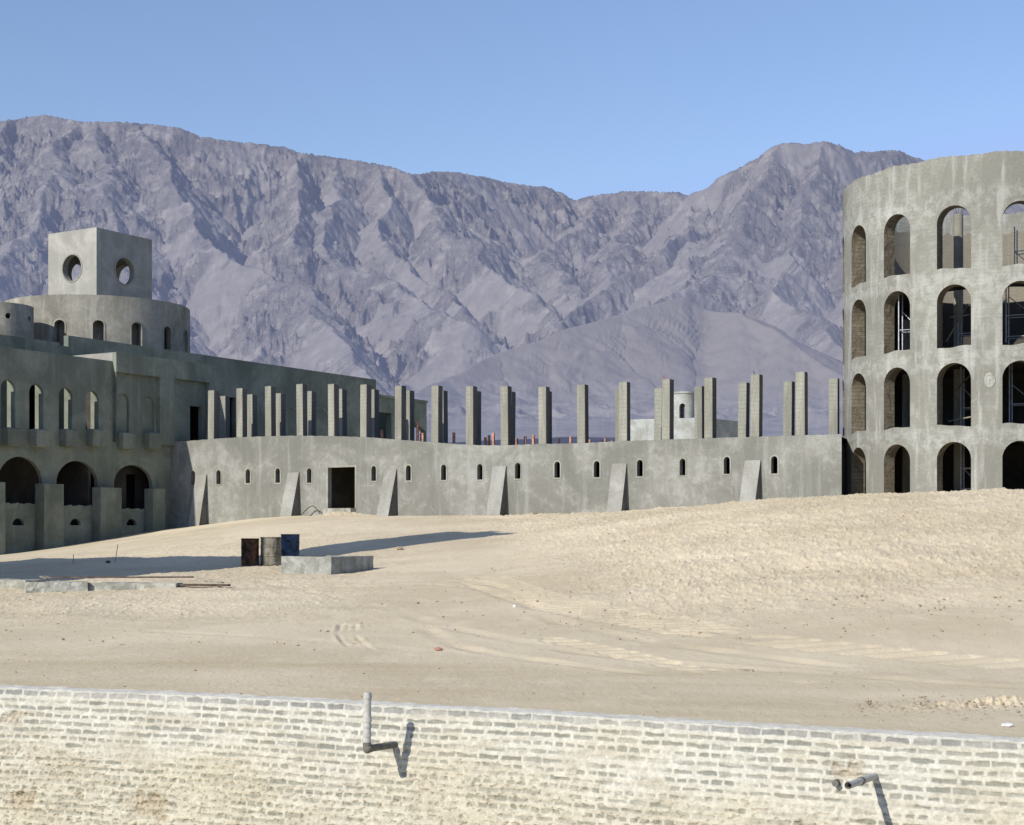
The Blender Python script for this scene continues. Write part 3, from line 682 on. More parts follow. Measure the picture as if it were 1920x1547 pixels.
for px in (600, 545):       # raised arch bands on the hall wall
    s, zt = sz(px, 765, oL); bm = bmesh.new()
    pts = [(s+1.1*math.cos(a), zt-1.1+1.1*math.sin(a)) for a in [math.pi*i/14 for i in range(15)]]; pts = [(s+1.1, 4.6)]+pts+[(s-1.1, 4.6)]
    for p, q in zip(pts[:-1], pts[1:]):
        r_ = lambda e, k: (s+(e[0]-s)*k, e[1]+(k-1)*1.0 if e[1] > 4.7 else e[1])
        quad(bm, fp(*p, oL+.05), fp(*q, oL+.05), fp(*r_(q, 1.08), oL+.003), fp(*r_(p, 1.08), oL+.003)); quad(bm, fp(*p, oL+.05), fp(*q, oL+.05), fp(*r_(q, .95), oL+.003), fp(*r_(p, .95), oL+.003))
    finish(bm, 'arch_band', M['palace'], pal)
# lower range beyond the hall
s8 = sz(800, 756, oL)[0]; z8 = sz(800, 756, oL)[1]
a_, b_ = sz(709, 772, oL), sz(734, 774, oL); c_, e_ = sz(771, 788, oL), sz(798, 808, oL)
bm = bmesh.new()
fwall(bm, sE+.01, s8, [Op('rect', (a_[0]+b_[0])/2, b_[0]-a_[0], 4., a_[1]), Op('slope', (c_[0]+e_[0])/2, e_[0]-c_[0], 4., (c_[1]+e_[1])/2, slope=(e_[1]-c_[1])/(e_[0]-c_[0]))], 0, z8, oL, .5)
finish(bm, 'range_wall', M['palace'], pal)
bm = bmesh.new(); fbox(bm, sE, s8, oL-6.5, oL-6.2, 0, z8-.1); fbox(bm, sE+2.9, sE+3.1, oL-6.2, oL-.51, 0, z8-.3); finish(bm, 'rear_wall', M['palace'], pal)
bm = bmesh.new(); fbox(bm, sE+.01, s8, oL-.02, oL+.12, z8, z8+.18); finish(bm, 'coping', M['palace'], pal)
# drum
def cyl(bm, C, Rr, th, ops, z0, z1, n=96, a0=-180, a1=180, reveal=False):
    mk = lambda r: (lambda u, z: Vector((C[0]+r*math.sin(R(u)), C[1]-r*math.cos(R(u)), z)))
    strip_wall(bm, [a0+(a1-a0)*i/n for i in range(n+1)], ops, z0, z1, mk(Rr), mk(Rr-th), caps=(a1-a0) < 359, reveal=reveal)
DY = 100.; DC = ((183-960)/F*DY, DY); DR = 5.85; zd = (HY-578)/F*DY; va = math.degrees(math.atan2(DC[0], DC[1]))
do = []
for k in range(16):
    a = -30.5+23*k-va*0
    if k < 5 or k > 13 or True:
        aa = ((a-0+180) % 360)-180
        if k == 15: continue
        do.append(Op('arch', aa, math.degrees(.66/DR), 9.5, 13.0, spring=12.72))
bm = bmesh.new(); cyl(bm, DC, DR, .35, [o for o in do if -175 < o.u0 and o.u1 < 175], 8.5, zd); finish(bm, 'drum', M['drum'], pal, 30)
bm = bmesh.new()
mk = lambda r: (lambda u, z: Vector((DC[0]+r*math.sin(R(u)), DC[1]-r*math.cos(R(u)), z)))
bm.free()
for o in do:
    if -100 < o.c < 100:
        bm = bmesh.new(); r_ = o.r
        for rr in (0,):
            I = [(o.c-r_*math.cos(math.pi*i/12), o.spring+math.sin(math.pi*i/12)*(o.z1-o.spring)) for i in range(13)]; I = [(o.c-r_, 10)]+I+[(o.c+r_, 10)]
            O = [(o.c-r_*1.25*math.cos(math.pi*i/12), o.spring+math.sin(math.pi*i/12)*(o.z1-o.spring+.1)) for i in range(13)]; O = [(o.c-r_*1.25, 10)]+O+[(o.c+r_*1.25, 10)]
            A_, B_ = mk(DR+.03), mk(DR-.02)
            for k in range(len(I)-1):
                quad(bm, A_(*I[k]), A_(*I[k+1]), A_(*O[k+1]), A_(*O[k])); quad(bm, A_(*I[k]), A_(*I[k+1]), B_(*I[k+1]), B_(*I[k])); quad(bm, A_(*O[k]), A_(*O[k+1]), B_(*O[k+1]), B_(*O[k]))
        finish(bm, 'window_surround', M['drum'], pal)
bm = bmesh.new(); cyl(bm, DC, 5.15, .2, [], 8.5, zd-1.0, 48); finish(bm, 'inner_ring', M['drum'], pal, 30)
bm = bmesh.new(); bmesh.ops.create_cone(bm, cap_ends=True, segments=64, radius1=DR-.02, radius2=DR-.02, depth=.3, matrix=Matrix.Translation((DC[0], DC[1], zd-.19))); finish(bm, 'drum_roof', M['drum'], pal, 30)
# cube lantern: four walls with round holes
CY = 95.6; cb = Vector(((181-960)/F*CY, CY, 0)); zc0, zc1 = zd+.0, (HY-426)/F*CY
def lantern_wall(o, dirv, inw, L, hc, hr, hz, t0=0, t1=0):
    op = Op('circle', hc, hr*2, hz-hr, hz+hr); bm = bmesh.new()
    g = lambda off: (lambda u, z: Vector(((o+dirv*u+inw*off).x, (o+dirv*u+inw*off).y, z)))
    strip_wall(bm, [t0, L-t1], [op], zc0-.1, zc1, g(0), g(.42))
    wall = finish(bm, 'lantern_wall', M['lantern'], pal)
    bm = bmesh.new(); n = 32; f0, f1, f_in = g(-.03), g(.01), g(-.03)
    for k in range(n):
        a, b = 2*math.pi*k/n, 2*math.pi*(k+1)/n; q = lambda r, t: (hc+r*math.cos(t), hz+r*math.sin(t))
        quad(bm, f0(*q(hr-.02, a)), f0(*q(hr-.02, b)), f0(*q(hr+.07, b)), f0(*q(hr+.07, a)))
        quad(bm, f0(*q(hr+.07, a)), f0(*q(hr+.07, b)), f1(*q(hr+.07, b)), f1(*q(hr+.07, a)))
        quad(bm, f0(*q(hr-.02, a)), f0(*q(hr-.02, b)), g(.2)(*q(hr-.02, b)), g(.2)(*q(hr-.02, a)))
    rim = finish(bm, 'hole_rim', M['rim'], wall); rim.location = (0, 0, 0); return wall
LL, LR_ = 4.25, 4.8; hzc = (HY-502)/F*(CY+1.0); hz2 = (HY-504)/F*(CY+1.9)
lantern_wall(cb, -n2, f2, LL, LL*.5, .84, hzc)
lantern_wall(cb, f2, -n2, LR_, LR_*.5, .84, hzc-.04, .43)
lantern_wall(cb+f2*LR_, -n2, -f2, LL, LL*.5, .84, hzc, .43)
lantern_wall(cb-n2*LL, f2, n2, LR_, LR_*.5, .84, hzc-.04, .43, .43)
bm = bmesh.new(); c = cb+f2*LR_/2-n2*LL/2; obox(bm, c, f2, n2, LR_/2-.43, LL/2-.43, zc1-.45, zc1-.05); finish(bm, 'lantern_roof', M['lantern'], pal)
# small turret at the frame edge
TY = 92.; TC = ((-6-960)/F*TY, TY); TR = 2.1
bm = bmesh.new(); cyl(bm, TC, TR, .3, [Op('circle', a, math.degrees(.34/TR), 12.7-.17, 12.7+.17) for a in (-56, 9-18, 36, 80)], 8.5, (HY-575)/F*TY, 64); finish(bm, 'turret', M['drum'], pal, 30)
bm = bmesh.new(); bmesh.ops.create_cone(bm, cap_ends=True, segments=48, radius1=TR-.05, radius2=TR-.05, depth=.2, matrix=Matrix.Translation((TC[0], TC[1], 13.0+.35))); finish(bm, 'turret_roof', M['drum'], pal, 30)

# wing and stair tower of the palace that stand left of the frame (their shadows fall into it)
shadowdir = Vector((math.sin(PHI), math.cos(PHI), 0)); te = math.tan(ELEV); perp = Vector((shadowdir.y, -shadowdir.x, 0))
tipg = Vector((-1.75, 63.45, 0)); hgt = 27.; cc = tipg-shadowdir*hgt; sw = thing('stair_tower', 'slim plastered stair tower standing left of the arcade', 'tower', (cc.x, cc.y, -2))
bm = bmesh.new(); cw = cc-f2*0; obox(bm, (cc.x, cc.y), shadowdir, perp, 1.1, 1.75, -2.5, te*hgt-.1); finish(bm, 'shaft', M['palace'], sw)
bm = bmesh.new(); obox(bm, (cc.x, cc.y), shadowdir, perp, 1.2, .6, te*hgt-.1, te*hgt+.25); finish(bm, 'cap', M['palace'], sw)
gw = thing('gate_wing', 'low plastered gate wing standing left of the arcade', 'building', fp(-24, -2, 3))
# built so its top edge throws the broad shadow at the foot of the arcade
e0 = gpt(175, 1046); back = 15.; e1_ = gpt(60, 1083)
sdc = Vector((e0.x, e0.y, 0)).dot(shadowdir)-back; pA = Vector((e1_.x, e1_.y, 0)).dot(perp); zgw = e0.z+te*back; pB = Vector((e0.x, e0.y, 0)).dot(perp)-4.
cgw = shadowdir*(sdc-3)+perp*((pA+pB)/2)
bm = bmesh.new(); obox(bm, (cgw.x, cgw.y), shadowdir, perp, 3., (pA-pB)/2, -2.5, zgw); finish(bm, 'wing_wall', M['palace'], gw)
gw.location = (cgw.x, cgw.y, -2); gw.children[0].location = -(Vector((cgw.x, cgw.y, -2))-fp(-24, -2, 3))

# ------------------------------------------------------------------ curved annex
CP = [(285, 88.2), (350, 87.1), (410, 86), (580, 83), (766, 79.3), (900, 77.2), (1045, 75.2), (1200, 73.2), (1363, 70.6), (1452, 69.4), (1579, 67.9)]
cpx = np.linspace(285, 1579, 260); cY = blur(np.interp(cpx, [p[0] for p in CP], [p[1] for p in CP]), 14)
cX = (cpx-960)/F*cY
def cw_at(px):
    Y = float(np.interp(px, cpx, cY)); x = (px-960)/F*Y
    e = 12; Ya, Yb = np.interp(px-e, cpx, cY), np.interp(px+e, cpx, cY); xa, xb = (px-e-960)/F*Ya, (px+e-960)/F*Yb
    t = Vector((xb-xa, Yb-Ya, 0)).normalized(); return Vector((x, Y, 0)), t, Vector((t.y, -t.x, 0))     # n towards the camera
TOPP = [(285, 829), (350, 827), (400, 823), (447, 820), (500, 818), (550, 817), (620, 817.5), (690, 820), (760, 825.5), (820, 830), (860, 833), (900, 835), (946, 835), (1000, 833), (1090, 831), (1168, 827), (1280, 823), (1415, 819), (1579, 814)]
tpx = np.array([p[0] for p in TOPP]); tpy = np.array([p[1] for p in TOPP])
def ztop(px): return (HY-float(np.interp(px, tpx, tpy)))/F*float(np.interp(px, cpx, cY))+.008*math.sin(px*.9)+.006*math.sin(px*.37)
def cwf(off): 
    def g(u, z): c, t, n = cw_at(u); q = c+n*off; return Vector((q.x, q.y, z))
    return g
annex = thing('curved_wall', 'curved grey plastered annex wall with arched slits, doorway, buttresses and rows of bare pillars', 'wall', cw_at(940)[0])
WPX = [362, 410, 465, 521, 580, 701, 766, 832, 900, 971, 1045, 1119, 1200, 1280, 1363, 1452]
wc = {362: 896, 410: 895, 465: 893, 521: 892, 580: 892, 701: 888, 766: 887, 832: 886, 900: 885, 971: 883, 1045: 881, 1119: 880, 1200: 878, 1280: 876, 1363: 873, 1452: 872}
def pxm(px): c, t, n = cw_at(px); return (t.x-(px-960)/F*t.y)*F/c.y         # photo pixels per metre along the wall
cops = []; wgeo = []
for px in WPX:
    Y = float(np.interp(px, cpx, cY)); zc = (HY-wc[px])/F*Y; wpx = .30*pxm(px)
    cops.append(Op('arch', px, wpx, zc-.38, zc+.40, spring=zc+.40-.16)); wgeo.append((px, wpx, zc-.38, zc+.40))
Yd = float(np.interp(640, cpx, cY)); dz0, dz1 = (HY-953)/F*Yd, (HY-876)/F*Yd
cops.append(Op('rect', 640.5, 51, dz0, dz1))
bm = bmesh.new(); strip_wall(bm, list(np.linspace(286, 1578, 250)), cops, -1.5, ztop, cwf(0), cwf(-.30))
finish(bm, 'wall_shell', M['annex'], annex, 35)
for (px, wpx, z0, z1) in wgeo:
    bm = bmesh.new(); k = pxm(px); r = wpx/2; sp = z1-.16; f0, f1 = cwf(.02), cwf(-.03); rim = .075
    I = [(px-r, z0)]+[(px-r*math.cos(math.pi*i/10), sp+.16*math.sin(math.pi*i/10)) for i in range(11)]+[(px+r, z0)]
    q = r+rim*k; O = [(px-q, z0-rim)]+[(px-q*math.cos(math.pi*i/10), sp+(.16+rim)*math.sin(math.pi*i/10)) for i in range(11)]+[(px+q, z0-rim)]
    I.append(I[0]); O.append(O[0])
    for j in range(len(I)-1):
        quad(bm, f0(*I[j]), f0(*I[j+1]), f0(*O[j+1]), f0(*O[j])); quad(bm, f0(*O[j]), f0(*O[j+1]), f1(*O[j+1]), f1(*O[j])); quad(bm, f0(*I[j]), f0(*I[j+1]), f1(*I[j+1]), f1(*I[j]))
    finish(bm, 'window_surround', M['rim'], annex)
bm = bmesh.new(); f0, f1 = cwf(.02), cwf(-.25); rim = 3.2
for (a, b, c, e) in ((615-rim, 615.2, dz0, dz1+.09), (665.8, 666+rim, dz0, dz1+.09), (615.2, 665.8, dz1-.004, dz1+.09)):
    for f_ in (f0, f1): quad(bm, f_(a, c), f_(b, c), f_(b, e), f_(a, e))
    quad(bm, f0(a, c), f0(a, e), f1(a, e), f1(a, c)); quad(bm, f0(b, c), f0(b, e), f1(b, e), f1(b, c)); quad(bm, f0(a, c), f0(b, c), f1(b, c), f1(a, c)); quad(bm, f0(a, e), f0(b, e), f1(b, e), f1(a, e))
finish(bm, 'door_frame', M['rim'], annex)
bm = bmesh.new(); c, t, n = cw_at(640); obox(bm, (c+n*.15), t, n, .95, .25, dz0-.6, dz0-.004); finish(bm, 'door_sill', M['kerb'], annex)
# roof deck and dark rooms behind
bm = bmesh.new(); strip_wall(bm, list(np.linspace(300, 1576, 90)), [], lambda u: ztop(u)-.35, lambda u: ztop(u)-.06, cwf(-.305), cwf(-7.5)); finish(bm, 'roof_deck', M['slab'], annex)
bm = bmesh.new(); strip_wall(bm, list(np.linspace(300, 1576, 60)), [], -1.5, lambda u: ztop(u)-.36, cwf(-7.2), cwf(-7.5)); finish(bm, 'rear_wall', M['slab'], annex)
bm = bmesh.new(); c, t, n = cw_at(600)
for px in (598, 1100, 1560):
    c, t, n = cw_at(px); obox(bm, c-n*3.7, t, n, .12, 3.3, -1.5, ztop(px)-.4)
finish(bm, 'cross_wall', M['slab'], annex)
# sloping buttresses: right edge x, top y, foot left x, foot right x, foot y, top left x
BT = [(388, 890, 363, 380, 988, 371), (561, 886, 527, 546, 966, 538), (744, 880, 707, 732, 964, 717), (949, 874, 908, 933, 966, 921), (1175, 869, 1133, 1160, 966, 1147), (1426, 863, 1383, 1413, 944, 1389)]
for (xr, ty, fl, fr, fy, tl) in BT:
    k = pxm((tl+xr)/2); cx = xr-.36*k; c, t, n = cw_at(cx); Y = c.y; zt = (HY-ty)/F*Y; hw = .38
    prow = .74; z0 = (HY-fy)/F*Y-.5; run = prow*(zt-z0)/(zt-z0-.4); bm = bmesh.new()
    B = [c-t*hw-n*.02, c+t*hw-n*.02, c+t*hw+n*run, c-t*hw+n*run]; T_ = [c-t*hw-n*.02, c+t*hw-n*.02, c+t*hw+n*.06, c-t*hw+n*.06]
    hexa(bm, [Vector((q.x, q.y, z0)) for q in B]+[Vector((q.x, q.y, zt)) for q in T_]); bm.normal_update()
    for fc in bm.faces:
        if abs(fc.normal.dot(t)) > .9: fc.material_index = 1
    finish(bm, 'buttress', M['buttress'], annex).data.materials.append(M['shadeside'])
# pillars
bm = bmesh.new(); bmesh.ops.create_cube(bm, size=1); bmesh.ops.translate(bm, vec=(0, 0, .5), verts=bm.verts)
bmesh.ops.bevel(bm, geom=[e for e in bm.edges if abs(e.verts[0].co.z-e.verts[1].co.z) > .5], offset=.035, segments=1, affect='EDGES')
for v in bm.verts:
    if v.co.z > .5: v.co.z += random.uniform(-.004, .004)
pm = bpy.data.meshes.new('pillar'); 
bmesh.ops.recalc_face_normals(bm, faces=bm.faces); 
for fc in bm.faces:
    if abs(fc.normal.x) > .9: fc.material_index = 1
bm.to_mesh(pm); bm.free(); pm.materials.append(M['pillar']); pm.materials.append(M['shadeside'])
ao = root_of(annex)
def pillar(px, ytop, back=0., w_=.42, dpt=.44, lean=0):
    lean = random.uniform(-.5, .5)
    c0, t, n = cw_at(px)
    Y = c0.y+back; x = (px-960)/F*Y; zt = (HY-ytop)/F*Y; zb = ztop(px)-.08
    o = bpy.data.objects.new('pillar', pm); COL.objects.link(o); o.parent = annex
    if back == 0: q = Vector((x, Y, 0))-n*.26
    else: q = Vector((x, Y, 0))
    o.location = Vector((q.x, q.y, zb))-ao; o.scale = (w_, dpt, zt-zb)
    o.rotation_euler = (0, R(random.uniform(-.25, .25)+lean), math.atan2(t.y, t.x)+R(random.uniform(-1.5, 1.5)))
for px, ty in ((397, 732), (451, 728), (505, 724), (564, 720), (623, 720), (683, 721), (748, 723), (817, 723), (882, 724), (948, 724), (1019, 725), (1092, 721), (1170, 716), (1250, 711), (1330, 708), (1417, 702), (1503, 697)):
    pillar(px-3, ty)
for px, ty in ((343, 735), (421, 743), (472, 740), (525, 738), (582, 734), (640, 730), (700, 731), (766, 733), (829, 733), (891, 734), (955, 735), (1024, 734), (1091, 733), (1163, 730), (1236, 728), (1312, 725), (1393, 718), (1478, 716), (1563, 710)):
    pillar(px+1, ty, 4.3)
# clay starter stubs on the deck
for px, y0, y1, w_ in ((716, 806, 822, .1), (783, 792, 822, .1), (793, 812, 826, .1), (851, 811, 835, .12), (910, 820, 835, .1), (917, 816, 835, .11), (925, 812, 836, .12), (969, 822, 835, .1), (985, 818, 834, .1), (1000, 815, 834, .11), (1048, 822, 833, .09), (1070, 818, 832, .1), (1106, 824, 832, .08), (1135, 820, 830, .05), (1148, 825, 831, .05), (1128, 826, 831, .05)):
    c, t, n = cw_at(px); Y = c.y+1.6; x = (px-960)/F*Y; zt = (HY-y0)/F*Y
    bm = bmesh.new(); obox(bm, (x, Y), t, n, w_*.40+.012, .05, ztop(px)-.1, zt); finish(bm, 'starter_stub', M['clay'], annex)
bm = bmesh.new(); a = pt(1128, 829, 76.0); b = pt(1150, 829, 76.0)
pathtube(bm, [a.lerp(b, k/8)+Vector((0, 0, -.10*math.sin(math.pi*k/8))) for k in range(9)], .02, 6); pathtube(bm, [pt(1138, 830, 76), pt(1135, 818, 76)], .015, 6)
finish(bm, 'starter_bar', M['clay'], annex)
for px, a_, b_, mt in ((1246, 712, 704, 'redrod'), (1415, 703, 696, 'hose')):
    bm = bmesh.new(); Y = cw_at(px)[0].y+.2; tube(bm, pt(px, a_, Y), pt(px-3, b_, Y), .015, 6); tube(bm, pt(px, a_, Y), pt(px-1, b_-1, Y), .012, 6); finish(bm, 'starter_bar', M[mt], annex)
bm = bmesh.new(); pp = [(564, 966), (572, 958), (580, 950.5), (586, 948.5), (592, 952), (600, 963)]
pathtube(bm, [pt(x, y, cw_at(x)[0].y-.5) for x, y in pp], .03, 8); tag(finish(bm, 'bent_hose', M['hose'], None, 60), 'dark bent hose leaning on the curved wall left of the doorway', 'hose')

# ------------------------------------------------------------------ round tower
TWC = (22.75, 70.9); TWR = 7.42; va = 16
PH = 19.0
bst = (0, 22.0, 70.4, 6.8, 13.5)
_, tcx, tcy, TWR, PH = bst; TWC = (tcx, tcy); ztw = 15.75
tw = thing('round_tower', 'round grey rendered shell tower with four tiers of open arches', 'tower', (tcx, tcy, 1.))
tops = []
aw = math.degrees(1.43/TWR)
for k in range(16):
    a = ((PH+22.5*k+180) % 360)-180
    if abs(a) > 168: a0 = None; continue
    far = abs(a-0) > 105
    for (z0, z1) in ((11.05, 13.7), (7.8, 10.4), (4.5, 7.12), (-1., 3.82)):
        if far and z0 > 7 : continue
        tops.append(Op('arch', a, aw, z0, z1, spring=z1-.72, jit=.045 if z0 > 0 else 0))
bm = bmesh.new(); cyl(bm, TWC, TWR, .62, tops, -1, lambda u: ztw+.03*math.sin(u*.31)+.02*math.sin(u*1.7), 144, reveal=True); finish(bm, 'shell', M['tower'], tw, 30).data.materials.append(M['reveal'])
mk2 = lambda r: (lambda u, z: Vector((tcx+r*math.sin(R(u)), tcy-r*math.cos(R(u)), z)))
bm = bmesh.new()      # bare brick lining of the far side
strip_wall(bm, [105+150*i/60 for i in range(61)], [], 6., lambda u: 14.72+.07*math.sin(u*1.3)+.05*math.sin(u*3.1), mk2(TWR-.63), mk2(TWR-.9)); finish(bm, 'brick_lining', M['inner'], tw, 30)
for z in (4.05, 7.35):
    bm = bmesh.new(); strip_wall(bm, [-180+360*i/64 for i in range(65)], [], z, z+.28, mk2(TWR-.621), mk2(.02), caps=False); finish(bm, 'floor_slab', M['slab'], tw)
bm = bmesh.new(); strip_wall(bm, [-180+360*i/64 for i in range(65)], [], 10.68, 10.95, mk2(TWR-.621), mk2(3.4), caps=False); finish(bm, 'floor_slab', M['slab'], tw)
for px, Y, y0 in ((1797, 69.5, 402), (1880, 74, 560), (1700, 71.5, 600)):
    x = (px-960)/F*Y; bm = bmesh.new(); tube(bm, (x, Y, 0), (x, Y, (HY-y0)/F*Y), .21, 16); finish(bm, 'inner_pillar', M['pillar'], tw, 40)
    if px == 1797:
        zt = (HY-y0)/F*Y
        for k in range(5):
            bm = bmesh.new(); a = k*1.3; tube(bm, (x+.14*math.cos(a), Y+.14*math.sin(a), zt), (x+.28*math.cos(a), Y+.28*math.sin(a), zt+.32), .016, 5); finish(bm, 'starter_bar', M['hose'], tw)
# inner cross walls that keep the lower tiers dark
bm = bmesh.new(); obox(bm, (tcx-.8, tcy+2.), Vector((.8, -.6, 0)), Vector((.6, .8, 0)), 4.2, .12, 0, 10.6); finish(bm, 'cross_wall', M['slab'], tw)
def relief(px, py, w_, h_, th, solid=False):
    bm = bmesh.new(); Y = tcy-math.sqrt(TWR**2-((px-960)/F*64-tcx)**2); c = pt(px, py, Y); a = math.atan2(c.x-tcx, tcy-c.y)
    tt = Vector((math.cos(a), math.sin(a), 0)); nn = Vector((math.sin(a), -math.cos(a), 0)); n = 24; rings = []
    for (k, o_) in ((1., -.03), (1., .005), (.9, .022), (.8, .022), (.72, .006)) + (((.4, .01), (.1, .02)) if solid else ()):
        rings.append([bm.verts.new(c+nn*o_+tt*(w_*k*math.cos(2*math.pi*i/n))+Vector((0, 0, h_*k*math.sin(2*math.pi*i/n)))) for i in range(n)])
    for p, q in zip(rings[:-1], rings[1:]):
        for i in range(n): bm.faces.new([p[i], p[(i+1) % n], q[(i+1) % n], q[i]])
    return finish(bm, 'relief_medallion', M['tower'], tw, 60)
relief(1856, 713, .23, .32, 0, True)
def scaffold(label, px, Y, z0, z1, w_=1.1):
    x = (px-960)/F*Y; s = thing('scaffold', label, 'scaffold', (x, Y, z0), 'tube scaffolds inside the round tower')
    ax, ay = Vector((.9, -.43, 0)), Vector((.43, .9, 0)); c = Vector((x, Y, 0))
    cs = [c-ax*w_/2-ay*.4, c+ax*w_/2-ay*.4, c+ax*w_/2+ay*.4, c-ax*w_/2+ay*.4]
    for q in cs: bm = bmesh.new(); tube(bm, (q.x, q.y, z0), (q.x, q.y, z1), .028, 8); finish(bm, 'post', M['steel'], s, 40)
    z = z0+.25; k = 0
    while z+.9 < z1:
        for i in range(4):
            a, b = cs[i], cs[(i+1) % 4]; bm = bmesh.new(); tube(bm, (a.x, a.y, z), (b.x, b.y, z), .022, 6)
            finish(bm, 'ledger', M['steel'], s)
            if (i*3+k*5+int(px)) % 4 == 1:
                bm = bmesh.new(); tube(bm, (a.x, a.y, z if k % 2 else z+.9), (b.x, b.y, z+.9 if k % 2 else z), .02, 6); finish(bm, 'brace', M['steel'], s)
        z += .9; k += 1
scaffold('tube scaffold inside the right arch of the second tier from the top', 1914, tcy-4.6, 8.1, 10.6)
scaffold('tube scaffold inside the lowest tier behind the middle arch', 1822, tcy-2.6, .8, 4.0, .8)
scaffold('tube scaffold on the second floor behind the middle arch', 1822, tcy-2.4, 4.35, 7.3, .8)
scaffold('tube scaffold on the third floor behind the middle arch', 1815, tcy-2.0, 7.65, 10.6, .7)

scaffold('tube scaffold on the third floor behind the second arch from the left', 1706, tcy-3.2, 7.65, 10.6, .8)
scaffold('tube scaffold standing on the open upper floor in the right arch', 1925, tcy-3.6, 11.0, 13.2, .9)
scaffold('tube scaffold on the second floor inside the right arch', 1918, tcy-4.4, 4.35, 7.3, 1.)
for a_, b_ in (((1775, 640, 67), (1815, 570, 68)), ((1790, 735, 67), (1822, 700, 68.5)), ((1778, 790, 67), (1820, 782, 67)), ((1780, 595, 67.5), (1818, 590, 67.5))):
    bm = bmesh.new(); tube(bm, pt(*a_), pt(*b_), .035, 8); finish(bm, 'timber_prop', M['wood'], tw)

# ------------------------------------------------------------------ small house behind the annex
hb = 128.; cn = pt(1322, 0, hb); cn.z = 0
hh = thing('flat_roofed_house', 'small pale flat-roofed house with a round arched turret behind the pillars', 'house', (cn.x, cn.y, 3))
e1 = Vector((-.82, .30, 0)).normalized(); e2 = Vector((.62, .78, 0)).normalized()
def ray_hit(px, o, dv): t = (px-960)/F; return (t*o.y-o.x)/(dv.x-t*dv.y)
L1 = ray_hit(1182, cn, e1); L2 = ray_hit(1386, cn, e2); zh = (HY-783)/F*hb
bm = bmesh.new(); q = [cn, cn+e1*L1, cn+e1*L1+e2*L2, cn+e2*L2]
hexa(bm, [Vector((v.x, v.y, 0)) for v in q]+[Vector((v.x, v.y, zh)) for v in q]); finish(bm, 'house_wall', M['whiteblock'], hh)
bm = bmesh.new(); tc_ = pt(1282, 0, hb+1.6)
cyl(bm, (tc_.x, tc_.y), .92, .2, [Op('arch', a, math.degrees(.52/.92), zh-.2, (HY-755)/F*hb, spring=(HY-755)/F*hb-.26) for a in (-14, 160-4)], zh-.3, (HY-735)/F*(hb+1.), 48); finish(bm, 'turret', M['whiteblock'], hh, 30)
bm = bmesh.new(); tube(bm, (tc_.x, tc_.y, (HY-738)/F*(hb+1)), (tc_.x, tc_.y, (HY-735)/F*(hb+1)+.02), 1.0, 40); finish(bm, 'turret_cap', M['whiteblock'], hh, 30)

# ------------------------------------------------------------------ oil drums
def drum(name, label, px, pyb, h, rad, mat, lidmat=None, open_top=False):
    g = gpt(px, pyb); z0 = g.z-.02; o = thing(name, label, 'drum', (g.x, g.y, z0), 'oil drums beside the cement trough')
    prof = [(.0, rad*1.02), (.02, rad*1.03), (.035, rad)]
    for k in (1/3, 2/3): prof += [(k-.03, rad), (k-.01, rad*1.035), (k+.01, rad*1.035), (k+.03, rad)]
    prof += [(.965, rad), (.98, rad*1.03), (1., rad*1.03)]
    bm = bmesh.new(); n = 28; rings = []; rr = random.Random(px)
    ph = rr.random()*6
    for (t, r) in sorted(prof): rings.append([bm.verts.new((g.x+r*(1+.012*math.sin(3*a+ph+t*4))*math.cos(a), g.y+r*(1+.012*math.sin(2*a+ph))*math.sin(a), z0+t*h)) for a in [2*math.pi*i/n for i in range(n)]])
    for a, b in zip(rings[:-1], rings[1:]):
        for i in range(n): bm.faces.new([a[i], a[(i+1) % n], b[(i+1) % n], b[i]])
    bm.faces.new(rings[0]); finish(bm, 'body', mat, o, 25)
    bm = bmesh.new(); lz = z0+h*(.55 if open_top else .975); bmesh.ops.create_circle(bm, cap_ends=True, segments=28, radius=rad*.98, matrix=Matrix.Translation((g.x, g.y, lz))); finish(bm, 'lid', lidmat or mat, o)
    bm = bmesh.new(); rg = [[bm.verts.new((g.x+r*math.cos(a), g.y+r*math.sin(a), z0+zz)) for a in [2*math.pi*i/n for i in range(n)]] for (r, zz) in ((rad*1.045, h-.012), (rad*1.045, h+.012), (rad*.97, h+.012), (rad*.97, h-.012))]
    for a, b in zip(rg, rg[1:]+rg[:1]):
        for i in range(n): bm.faces.new([a[i], a[(i+1) % n], b[(i+1) % n], b[i]])
    finish(bm, 'rim', mat, o, 25); return g
drum('oil_drum', 'dark rusty oil drum, leftmost beside the trough', 469, 1060, .93, .30, M['rust'], M['rust'], True)
drum('oil_drum', 'dusty pale grey oil drum in the middle', 508, 1058.5, .95, .35, M['greydrum'], M['greydrum'], True)
drum('oil_drum', 'blue and black oil drum behind the trough', 544, 1046, .86, .33, M['bluedrum'])
